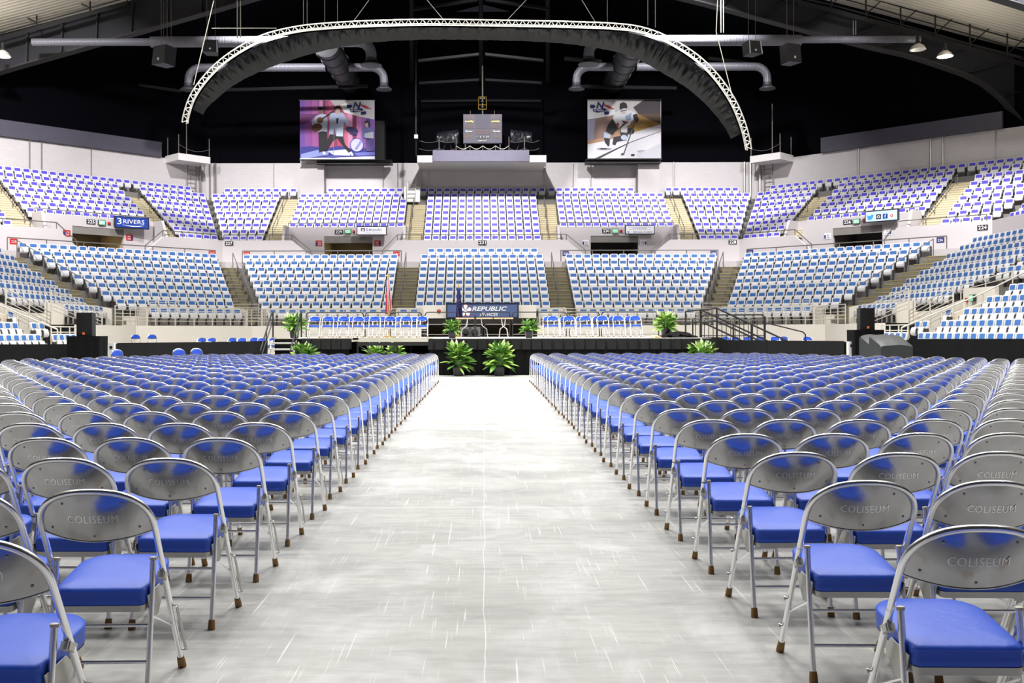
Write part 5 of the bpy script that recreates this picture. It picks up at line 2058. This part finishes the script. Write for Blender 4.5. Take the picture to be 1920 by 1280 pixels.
z = at(906, 273, 63.8).z
pts = []
for x0, x1 in zip(xs, xs[1:]):
    pts += [(x0 + (x1 - x0) * i / 8, 63.8, z - .22 * math.sin(PI * i / 8)) for i in range(9)]
mb.tube(pts, .018, M['rail_light'], 5)
part('chain', mb, t)
mb = MB()
for xa, xb in ((786, 824), (824, 856), (955, 984), (984, 1012)):
    for yy in (263, 278):
        A, Bp = at(xa, yy, 63.8), at(xb, yy, 63.8)
        mb.tube([A.lerp(Bp, i / 6) + Vector((0, 0, -.14 * math.sin(PI * i / 6))) for i in range(7)], .012, M['rail'], 5)
part('chain', mb, t)
a, b = at(869.5, 268, 64.6), at(942, 214, 64.6)
t = thing('scoreboard', 'grey-violet hockey scoreboard with Home and Guests panels', 'scoreboard', ((a.x + b.x) / 2, 64.6, a.z))
W, H = b.x - a.x, b.z - a.z
mb = MB(); mb.box((-W / 2, 0, 0), (W / 2, .3, H), M['score']); put('cabinet', mb, t)


def sx(u):
    return -W / 2 + (u - 708) / (1225 - 708) * W


def szz(v):
    return H - (v - 312) / (697 - 312) * H


mb = MB(); mb.box((sx(868), -.02, szz(505)), (sx(1068), 0, szz(318)), M['lavender']); put('display_panel', mb, t)
for u0, u1, v0, v1, s, mt in ((725, 855, 390, 430, 'penalty', M['gold']), (1080, 1205, 390, 430, 'penalty', M['gold']), (728, 838, 517, 558, 'Home', M['signwhite']), (1098, 1212, 517, 558, 'Guests', M['signwhite']),
                              (900, 1028, 645, 685, 'period', M['signwhite'])):
    mb = MB(); mb.box((sx(u0), -.02, szz(v1)), (sx(u1), 0, szz(v0)), M['signblack']); put('name_plate', mb, t)
    put('lettering', text_mesh(s, mt, (v1 - v0) * .7 / 385 * H, (u1 - u0) * .85 / 517 * W, .006), t, (sx((u0 + u1) / 2), -.026, szz((v0 + v1) / 2)))
mb = MB(); mb.box((sx(878), -.02, szz(630)), (sx(1062), 0, szz(600)), M['signblack']); put('name_plate', mb, t)
put('lettering', text_mesh('1   2   3  OT', M['signwhite'], 20 / 385 * H, 165 / 517 * W, .006), t, (sx(972), -.026, szz(614)))
for u0, v0, n, w, mt in ((725, 325, 4, 32, M['digit_red']), (1078, 325, 4, 32, M['digit_red']), (725, 447, 4, 32, M['digit_red']), (1078, 447, 4, 32, M['digit_red']),
                         (868, 515, 4, 52, M['digit_red']), (740, 570, 2, 42, M['digit_amber']), (1115, 570, 2, 42, M['digit_amber'])):
    hgt = 52 if w < 40 else 68
    for i in range(n):
        mb = MB()
        x0, x1, z1, z0 = sx(u0 + w * i + 2), sx(u0 + w * (i + 1) - 4), szz(v0), szz(v0 + hgt)
        mb.box((x0, -.015, z0), (x1, 0, z1), M['signblack'])
        th = (x1 - x0) * .18
        for (ax_, az_, bx_, bz_) in ((x0 + th, z1 - th * 1.5, x1 - th, z1 - th * .6), (x0 + th, (z0 + z1) / 2 - th / 2, x1 - th, (z0 + z1) / 2 + th / 2), (x0 + th, z0 + th * .6, x1 - th, z0 + th * 1.5),
                                     (x0 + th * .6, z0 + th * 2, x0 + th * 1.5, z1 - th * 2), (x1 - th * 1.5, z0 + th * 2, x1 - th * .6, z1 - th * 2)):
            mb.box((ax_, -.02, az_), (bx_, -.014, bz_), mt)
        put('digit', mb, t)
mb = MB()
for u in (803, 1125):
    mb.tube([(sx(u), .15, H), (sx(u), .15, H + .25)], .02, M['rail'], 6)
mb.tube([(0, .15, H), (0, .15, H + 3.2)], .05, M['rail'], 6)
for u in (735, 1200):
    mb.box((sx(u) - .04, .1, -.75), (sx(u) + .04, .2, 0), M['rail_black'])
put('mount', mb, t)
c = at(905.5, 193, 64.6)
t = thing('lamp_cage', 'small caged lamp cluster above the scoreboard', 'lamp', c)
mb = MB()
w, h = .25, .40
for x in (-w, w):
    mb.tube([(x, 0, -h), (x, 0, h)], .02, M['gold'], 5)
for z in (-h, -.12, h):
    mb.tube([(-w, 0, z), (w, 0, z)], .02, M['gold'], 5)
put('cage', mb, t)
for x, z in ((-.12, .28), (.12, .28), (0, .1), (0, -.27)):
    mb = MB(); mb.lathe([(.02, .1), (.09, 0), (.07, -.02)], M['dull_metal'], 12, (x, 0, z)); put('lamp_head', mb, t)
# covered spotlights on the gallery
for px, lab, sd in ((840, 'cloth-covered spotlight left of the scoreboard', 2), (978, 'cloth-covered spotlight right of the scoreboard', 4)):
    c = at(px, 280, 65)
    t = thing('covered_spotlight', lab, 'spotlight', c, 0, 'covered spotlights on the gallery')
    mb = MB()
    rnd = random.Random(sd)
    rows = []
    for i in range(13):
        u = -1 + i / 6
        row = []
        for k in range(12):
            a_ = PI * (k / 11) - PI * .15
            row.append((u * .70, -.3 * math.cos(a_) - (.05 * math.sin(i * 2.3 + k)), .65 + (.55 + .1 * u * (1 if sd == 2 else -1)) * math.sin(a_) + .06 * math.sin(i * 3.1 + k * 1.7)))
        rows.append(row)
    mb.grid(rows, M['wet_cloth'])
    put('cover', mb, t)
    mb = MB()
    for x in (-.3, .3):
        mb.tube([(x, 0, -.1), (0, 0, .8)], .025, M['rail_black'], 6)
    put('stand', mb, t)
for x0, y0, nm in ((780, 258, 'small white camera on the pole left of gallery'),):
    c = at(781, 256, 64)
    t = thing('security_camera', nm, 'camera', c)
    mb = MB(); mb.box((-.11, -.15, -.12), (.11, .15, .12), M['signwhite']); put('body', mb, t)
    mb = MB(); mb.tube([(0, 0, .12), (.02, .1, .3)], .02, M['rail'], 6); put('bracket', mb, t)
    p = thing('pole', 'thin dark pole at the left end of the gallery', 'pole', at(781, 292, 64.1))
    mb = MB(); mb.tube([(0, 0, 0), (0, 0, 7.6)], .05, M['rail_black'], 6); put('tube', mb, p)

# ------------------------------------------------------------------ corner balconies
for seg, x0, x1, nm in (('dl', 335, 395, 'left'), ('dr', 1407, 1464, 'right')):
    o = 12.6
    k0, k1 = (x0 - VX) / FPX, (x1 - VX) / FPX
    P, T, N = SEG[seg]
    tt = []
    for k in (k0, k1):
        px_, py_ = P[0] + N[0] * o, P[1] + N[1] * o
        tt.append((k * py_ - px_) / (T[0] - k * T[1]))
    t0, t1 = min(tt), max(tt)
    z0, z1 = 12.42, 12.86
    c = bp(seg, o, (t0 + t1) / 2, z0)
    t = thing('corner_balcony', 'small pale lighting balcony in the %s upper corner' % nm, 'balcony', c, 0, 'corner lighting balconies')
    n = bp(seg, 1, 0, 0) - bp(seg, 0, 0, 0)
    mb = MB(); mb.prism([bp(seg, o, t0, z0), bp(seg, o, t1, z0), bp(seg, o, t1, z1), bp(seg, o, t0, z1)], n * 1.75, M['white'])
    part('slab', mb, t)
    for k, (oo, tq) in enumerate(((o + .05, t1 - .05), (o + .05, t0 + .05), (14.2, t1 - .1), (o + .05, t1 - .6))):
        mb = MB(); mb.tube([bp(seg, oo, tq, z1), bp(seg, oo, tq, z1 + 1.2 + (2 if k == 3 else 0))], .03, M['rail'], 6); part('rail_post', mb, t)
    mb = MB(); A, Bq = bp(seg, o + .05, t0, z1 + .5), bp(seg, o + .05, t1, z1 + .6)
    mb.tube([A.lerp(Bq, i / 8) - Vector((0, 0, .3 * math.sin(PI * i / 8))) for i in range(9)], .015, M['rail'], 5); part('chain', mb, t)
    # caged ladder below it, down to the seats
    tl = (t0 + .25)
    c = bp(seg, 14.0, tl, 10.4)
    l = thing('wall_ladder', 'pale caged wall ladder below the %s corner balcony' % nm, 'ladder', c, 0, 'wall ladders')
    mb = MB()
    for dt in (0, .62):
        mb.tube([bp(seg, 14.0, tl + dt, 10.15), bp(seg, 14.0, tl + dt, 12.4)], .03, M['rail'], 6)
    part('side_rails', mb, l)
    for i in range(7):
        mb = MB(); mb.tube([bp(seg, 14.0, tl, 10.3 + .3 * i), bp(seg, 14.0, tl + .62, 10.3 + .3 * i)], .018, M['rail'], 6); part('rung', mb, l)
c0 = at(772, 372, 65.5)
l = thing('wall_ladder', 'pale wall ladder at the left end of the middle upper seats', 'ladder', c0, 0, 'wall ladders')
for dx in (-.28, .28):
    mb = MB(); mb.tube([(dx, 0, -.1), (dx, 0, 1.1)], .03, M['white'], 6); put('side_rail', mb, l)
for i in range(4):
    mb = MB(); mb.tube([(-.28, 0, .1 + .27 * i), (.28, 0, .1 + .27 * i)], .02, M['white'], 6); put('rung', mb, l)
mb = MB(); mb.box((-.5, .08, -.2), (.55, .3, .8), M['white']); put('back_panel', mb, l)

# ------------------------------------------------------------------ roof steel
def rafter(d, low, up, label):
    """Plate girder traced by its lower and upper edge at depth d."""
    t = thing('roof_girder', label, 'girder', at(low[0][0], low[0][1], d), 0, 'roof girders')
    L, U = [at(x, y, d) for x, y in low], [at(x, y, d) for x, y in up]

    def walk(P, n):
        cum = [0]
        for a, b in zip(P, P[1:]):
            cum.append(cum[-1] + (b - a).length)
        out = []
        for i in range(n + 1):
            s = cum[-1] * i / n
            k = max(j for j in range(len(P) - 1) if cum[j] <= s + 1e-9)
            out.append(P[k].lerp(P[k + 1], (s - cum[k]) / (cum[k + 1] - cum[k])))
        return out
    n = 24
    l, u = walk(L, n), walk(U, n)
    mb = MB(); mb.grid([l, u], M['girder']); mb.grid([[p + Vector((0, .03, 0)) for p in u], [p + Vector((0, .03, 0)) for p in l]], M['girder'])
    part('web', mb, t)
    for P, th in ((l, .07), (u, .07)):
        mb = MB()
        a = [p + Vector((0, -.32, -th)) for p in P]
        b = [p + Vector((0, -.32, 0)) for p in P]
        c = [p + Vector((0, .32, 0)) for p in P]
        e = [p + Vector((0, .32, -th)) for p in P]
        mb.grid([a, b, c, e, a], M['flange'])
        part('flange', mb, t)
    for i in range(2, n, 2):
        mb = MB()
        p, q = l[i], u[i]
        s = Vector((.035, 0, 0))
        mb.prism([p - s, p + s, q + s, q - s], (0, -.26, 0), M['flange'])
        part('stiffener', mb, t)
    return t


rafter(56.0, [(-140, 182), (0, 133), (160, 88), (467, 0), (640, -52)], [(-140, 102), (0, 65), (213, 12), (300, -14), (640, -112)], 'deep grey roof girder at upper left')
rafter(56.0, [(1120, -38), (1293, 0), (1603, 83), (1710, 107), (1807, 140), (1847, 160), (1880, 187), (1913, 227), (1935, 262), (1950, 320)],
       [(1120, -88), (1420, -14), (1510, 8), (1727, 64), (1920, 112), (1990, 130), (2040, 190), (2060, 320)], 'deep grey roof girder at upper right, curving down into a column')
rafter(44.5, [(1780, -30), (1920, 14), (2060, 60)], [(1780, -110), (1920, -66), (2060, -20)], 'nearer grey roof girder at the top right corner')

# catwalk rails along the girders
for s, pts, nm in ((-1, [(-20, 66), (70, 41), (170, 13), (240, -6)], 'left'), (1, [(1500, -3), (1560, 10), (1625, 28), (1690, 47), (1755, 65), (1820, 84), (1890, 104), (1950, 122)], 'right')):
    d = 54.5
    P = [at(x, y, d) for x, y in pts]
    t = thing('catwalk_rail', 'dark catwalk railing above the %s roof girder' % nm, 'railing', P[0], 0, 'catwalk railings')
    for dz in (.0, .5, .95):
        mb = MB(); mb.tube([p + Vector((0, 0, dz)) for p in P], .035, M['rail_black'], 6); part('rail', mb, t)
    for i, p in enumerate(P):
        mb = MB(); mb.tube([p + Vector((0, 0, -.45)), p + Vector((0, 0, 2.2))], .045, M['rail_black'], 6); part('post', mb, t)
        if i + 1 < len(P):
            q = P[i + 1]
            mb = MB()
            mb.tube([p + Vector((0, 0, 0)), q + Vector((0, 0, 2.2))] if s > 0 else [p + Vector((0, 0, 2.2)), q], .035, M['rail_black'], 6)
            part('brace', mb, t)
    mb = MB(); mb.grid([[p + Vector((0, -.1, -.45)) for p in P], [p + Vector((0, -.1, -.2)) for p in P]], M['black']); part('toe_board', mb, t)

# faint roof beams over the far end, with the ridge and posts
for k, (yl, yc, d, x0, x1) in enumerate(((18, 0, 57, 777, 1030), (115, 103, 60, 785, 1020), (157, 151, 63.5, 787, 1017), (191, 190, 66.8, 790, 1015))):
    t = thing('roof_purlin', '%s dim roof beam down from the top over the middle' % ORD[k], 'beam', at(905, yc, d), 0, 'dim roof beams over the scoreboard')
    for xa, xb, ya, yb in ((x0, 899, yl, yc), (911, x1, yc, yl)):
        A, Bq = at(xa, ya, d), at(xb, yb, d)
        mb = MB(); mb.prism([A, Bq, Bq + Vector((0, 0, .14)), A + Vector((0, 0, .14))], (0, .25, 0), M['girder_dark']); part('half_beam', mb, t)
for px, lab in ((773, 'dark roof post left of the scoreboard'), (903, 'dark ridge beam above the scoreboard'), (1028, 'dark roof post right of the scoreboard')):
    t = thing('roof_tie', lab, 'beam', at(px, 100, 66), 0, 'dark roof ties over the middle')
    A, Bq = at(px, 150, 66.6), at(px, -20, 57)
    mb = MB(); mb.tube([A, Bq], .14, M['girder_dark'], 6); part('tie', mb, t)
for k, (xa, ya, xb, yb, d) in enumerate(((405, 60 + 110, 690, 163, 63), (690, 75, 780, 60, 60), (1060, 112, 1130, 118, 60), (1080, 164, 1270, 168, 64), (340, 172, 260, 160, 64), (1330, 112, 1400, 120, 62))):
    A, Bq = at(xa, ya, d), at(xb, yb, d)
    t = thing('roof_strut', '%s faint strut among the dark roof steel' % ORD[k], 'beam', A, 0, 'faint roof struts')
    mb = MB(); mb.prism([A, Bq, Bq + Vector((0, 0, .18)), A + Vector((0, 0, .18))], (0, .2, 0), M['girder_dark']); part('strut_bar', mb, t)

# ------------------------------------------------------------------ air ducts
def duct(label, pts, r, mt, name='air_duct', collars=(), diffuser=True, group='round air ducts', r2=None):
    t = thing(name, label, 'duct', pts[0], 0, group)
    mb = MB()
    P = [Vector(p) for p in pts]
    mb.tube(P, [r2 or r] + [r] * (len(P) - 1), mt, 20)
    part('pipe', mb, t)
    for c, rr in collars:
        mb = MB()
        q = Vector(c)
        mb.tube([q - Vector((.06, 0, 0)), q + Vector((.06, 0, 0))], rr, mt, 20)
        part('collar', mb, t)
    if diffuser:
        e = P[-1]
        mb = MB()
        mb.lathe([(r * 1.05, .15), (r * 1.05, .0), (r * 1.5, -.12), (r * 2.0, -.2), (r * 2.0, -.25), (r * 1.2, -.28)], M['duct_dark'], 20, (e.x, e.y, e.z))
        part('diffuser', mb, t)
    return t


def elbow(x0, x1, y, z, drop, R=.75):
    """Straight run from x0 to x1, then a quarter turn down."""
    s = 1 if x1 > x0 else -1
    pts = [(x0, y, z), (x1 - s * R, y, z)]
    for i in range(1, 7):
        a = PI / 2 * i / 6
        pts.append((x1 - s * R + s * R * math.sin(a), y, z - R + R * math.cos(a)))
    pts.append((x1, y, z - R - drop))
    return pts


DZ = 17.0
DB, DA = 53.7, 59.7
X = lambda px, d: (px - VX) / FPX * d
tl = duct('long pale duct at upper left, nearer run with thin outer part', [(X(62, DB), DB, DZ), (X(284, DB), DB, DZ)], .20, M['duct'], diffuser=False)
duct('thick pale duct at upper left leading to inner outlet above banner', elbow(X(284, DB), X(697, DB), DB, DZ, .35, .7), .29, M['duct'])
duct('long pale duct at upper right, nearer run with thin outer part', [(X(1726, DB), DB, DZ + .05), (X(1503, DB), DB, DZ + .05)], .19, M['duct'], diffuser=False)
duct('thick pale duct at upper right leading to inner outlet above banner', elbow(X(1503, DB), X(1105, DB), DB, DZ + .02, .35, .7), .29, M['duct'])
duct('farther pale duct at left, outer outlet beside the arch', elbow(-9.45, X(354, DA), DA, DZ + .2, .35, .75), .24, M['duct'])
duct('farther pale duct at left, inner outlet above the left banner', elbow(-8.05, X(721, DA), DA, DZ + .2, .35, .75), .24, M['duct'])
duct('farther pale duct at right, outer outlet beside the arch', elbow(9.2, X(1440, DA), DA, DZ + .2, .35, .75), .24, M['duct'])
duct('farther pale duct at right, inner outlet above the right banner', elbow(7.78, X(1082, DA), DA, DZ + .2, .35, .75), .24, M['duct'])
for px0, px1, lab in ((657, 612, 'big dark trunk duct coming forward above the left banner'), (1152, 1190, 'big dark trunk duct coming forward above the right banner')):
    a, b = Vector((X(px0, 66.6), 66.6, 18.0)), Vector((X(px1, 54.6), 54.6, DZ + .1))
    t = duct(lab, [a, b], .70, M['duct_trunk'], 'trunk_duct', (), False, 'big trunk ducts')
    for f in (.15, .35, .55, .75, .93):
        mb = MB(); c = a.lerp(b, f); dr = (b - a).normalized(); mb.tube([c - dr * .05, c + dr * .05], .74, M['duct_trunk'], 20); part('collar', mb, t)

# ------------------------------------------------------------------ hung loudspeakers and lamps
for px, py, d, w, h, rz, lab in ((309, 104, 50, .85, .95, -.5, 'grey boxed loudspeaker hung below the left duct'), (397, 88, 51, .8, .65, .1, 'dark wedge loudspeaker with pale edges hung left'),
                                 (1411, 92, 50, .75, .66, .3, 'dark wedge loudspeaker with pale edges hung right'), (1483, 103, 50, .78, .95, .35, 'grey boxed loudspeaker hung below the right duct')):
    c = at(px, py, d)
    t = thing('hung_loudspeaker', lab, 'loudspeaker', c, rz, 'hung loudspeakers')
    mb = MB()
    g = M['duct_trunk'] if 'boxed' in lab else M['seat_dark']
    mb.prism([(-w / 2, -w / 2, -h / 2), (w / 2, -w / 2, -h / 2), (w * .36, w / 2, -h / 2), (-w * .36, w / 2, -h / 2)], (0, .12, h), g)
    put('cabinet', mb, t)
    mb = MB(); mb.box((-.04, -w / 2 - .0, -h * .3), (.05, -w / 2 + .04, -h * .18), M['signwhite']); put('badge', mb, t)
    if 'wedge' in lab:
        for s in (-1, 1):
            mb = MB(); mb.tube([(s * w * .46, -w / 2 - .02, -h / 2), (s * w * .42, -w / 2 + .1, h / 2)], .03, M['signwhite'], 5); put('edge_trim', mb, t)
    mb = MB()
    for x in (-.2, .2):
        mb.tube([(x, 0, h / 2), (x * 1.1, 0, h / 2 + 5)], .014, M['rail'], 5)
    mb.lathe([(.1, 0), (.22, .12), (.1, .35)], M['duct_trunk'], 10, (.1, .3, h * .15))
    put('hanger', mb, t)
for px, py, lab in ((6, 96, 'round bay lamp below the left girder'), (1773, 100, 'round bay lamp below the right girder'), (1722, 87, 'small dark lamp right of the right duct')):
    c = at(px, py, 53)
    t = thing('bay_lamp', lab, 'lamp', c, 0, 'lamps at the girders')
    mb = MB(); mb.lathe([(.08, .5), (.1, .25), (.16, .12)], M['rail_black'], 14); put('ballast', mb, t)
    mb = MB(); mb.lathe([(.1, .12), (.3, -.02), (.42, -.22), (.40, -.23), (.28, -.04), (.08, .08)], M['alu'], 20, cap=False); put('reflector', mb, t)
    mb = MB(); mb.lathe([(.0, -.12), (.06, -.06), (.05, .06)], M['bulb'], 10, cap=False); put('bulb', mb, t)
    if 'round' in lab:
        d_ = bpy.data.lights.new('bay_lamp_light', 'POINT')
        d_.energy = 380
        d_.shadow_soft_size = .3
        d_.color = (1, .93, .8)
        l_ = bpy.data.objects.new('bay_lamp_light', d_)
        COL.objects.link(l_)
        l_.location = c + Vector((0, -.5, -.5))

# ------------------------------------------------------------------ arch truss with its cloth
ARCH = [(342, 228), (346, 208), (358, 176), (381, 143), (412, 112), (453, 84), (500, 62), (560, 48), (620, 42), (700, 38), (800, 36), (900, 37), (1000, 39), (1080, 41), (1150, 44),
        (1200, 50), (1245, 65), (1290, 90), (1325, 117), (1355, 150), (1380, 188), (1395, 222), (1404, 250), (1410, 280)]
AD = 34.0


def spline(P, n):
    P = [Vector(p) for p in P]
    m = len(P)
    out = []
    for i in range(m - 1):
        p0, p1, p2, p3 = P[max(0, i - 1)], P[i], P[i + 1], P[min(m - 1, i + 2)]
        for k in range(n):
            u = k / n
            out.append(.5 * ((2 * p1) + (p2 - p0) * u + (2 * p0 - 5 * p1 + 4 * p2 - p3) * u * u + (3 * p1 - p0 - 3 * p2 + p3) * u ** 3))
    out.append(P[-1])
    return out


curve = spline([at(x, y, AD) for x, y in ARCH], 8)
cum = [0]
for a, b in zip(curve, curve[1:]):
    cum.append(cum[-1] + (b - a).length)


def on_arch(s):
    s = max(0, min(cum[-1], s))
    k = 0
    lo, hi = 0, len(cum) - 2
    while lo < hi:
        m_ = (lo + hi + 1) // 2
        if cum[m_] <= s:
            lo = m_
        else:
            hi = m_ - 1
    k = lo
    a, b = curve[k], curve[k + 1]
    p = a.lerp(b, (s - cum[k]) / max(1e-9, cum[k + 1] - cum[k]))
    tg = (b - a).normalized()
    return p, Vector((tg.z, 0, -tg.x))       # point and inward normal


def arch_off(s, off, dy=0.0):
    # smooth normal
    n = Vector()
    for q in (-.5, -.25, 0, .25, .5):
        n += on_arch(s + q)[1]
    n.normalize()
    return on_arch(s)[0] + n * off + Vector((0, dy, 0))


t = thing('arch_truss', 'bright aluminium arch truss hanging over the stage', 'truss', curve[len(curve) // 2])
NS = 170
for off, dy in ((0, 0), (.20, 0), (.10, .17)):
    mb = MB(); mb.tube([arch_off(cum[-1] * i / NS, off, dy) for i in range(NS + 1)], .024, M['alu'], 6); part('chord', mb, t)
mb = MB()
NW = 190
for i in range(NW):
    s0, s1 = cum[-1] * i / NW, cum[-1] * (i + 1) / NW
    a, b = (0, .20) if i % 2 == 0 else (.20, 0)
    mb.tube([arch_off(s0, a), arch_off(s1, b)], .014, M['alu'], 5, cap=False)
    if i % 4 == 0:
        for o_ in (0, .2):
            mb.tube([arch_off(s0, o_), arch_off(s1, .10, .17)], .010, M['alu'], 4, cap=False)
part('lattice', mb, t)
t = thing('arch_drape', 'black cloth swag gathered along the inside of the arch truss', 'drape', curve[len(curve) // 2])
mb = MB()
rows = []
n = 420
for j in range(9):
    v = j / 8
    row = []
    for i in range(n + 1):
        s = .55 + (cum[-1] - 1.15) * i / n
        u = i / n
        wd = .24 + .42 * math.exp(-((u - .17) / .12) ** 2) + .48 * math.exp(-((u - .82) / .13) ** 2) - .12 * math.exp(-(u / .03) ** 2) - .12 * math.exp(-((1 - u) / .04) ** 2)
        wr = .035 * math.sin(s * 9 + 2.2 * math.sin(s * 1.7)) + .025 * math.sin(s * 23 + v * 3) + .018 * math.sin(s * 41 - v * 4)
        off = .24 + wd * (v - .04 * math.sin(PI * v)) + .15 * wr * v
        dy = .11 + .6 * v - .12 * math.sin(PI * v) + wr * math.sin(PI * min(1, v * 1.1)) * 1.6
        row.append(arch_off(s, off, dy))
    rows.append(row)
mb.grid(rows, M['drape'])
part('cloth', mb, t)
# cables
CB = [((402, 0), (364, 158), AD, .014), ((1347, 0), (1344, 60), AD, .014), ((1344, 60), (1375, 185), AD, .014), ((446, 0), (446, 70), AD + 16, .028), ((452, 0), (452, 70), AD + 16, .028), ((1353, 0), (1353, 62), 52, .022), ((1358, 0), (1358, 62), 52, .022),
      ((693, 0), (665, 38), AD, .012), ((802, 0), (832, 36), AD, .012), ((988, 0), (952, 38), AD, .012), ((1092, 0), (1118, 43), AD, .012),
      ((1216, 0), (1216, 48), AD + 3, .01), ((1230, 0), (1230, 52), AD + 3, .01), ((1140, 0), (1140, 40), AD + 3, .008), ((570, 0), (570, 45), AD + 3, .008), ((577, 0), (577, 45), AD + 3, .008),
      ((610, 0), (610, 42), AD + 3, .008), ((634, 0), (634, 42), AD + 3, .008), ((308, 0), (308, 70), 52, .012), ((322, 0), (322, 70), 52, .012), ((1601, 40), (1601, 66), 52, .012), ((1606, 40), (1606, 66), 52, .012), ((398, 52), (520, 52), AD, .012)]
for k, (a, b, d, r) in enumerate(CB):
    A, Bq = at(*a, d), at(*b, d)
    t = thing('hoist_cable', '%s thin hanging cable counted from the left of the arch' % ORD[k], 'cable', Bq, 0, 'hanging cables')
    mb = MB(); mb.tube([A, Bq], r, M['rail_light'] if r > .012 else M['rail'], 5); part('wire', mb, t)
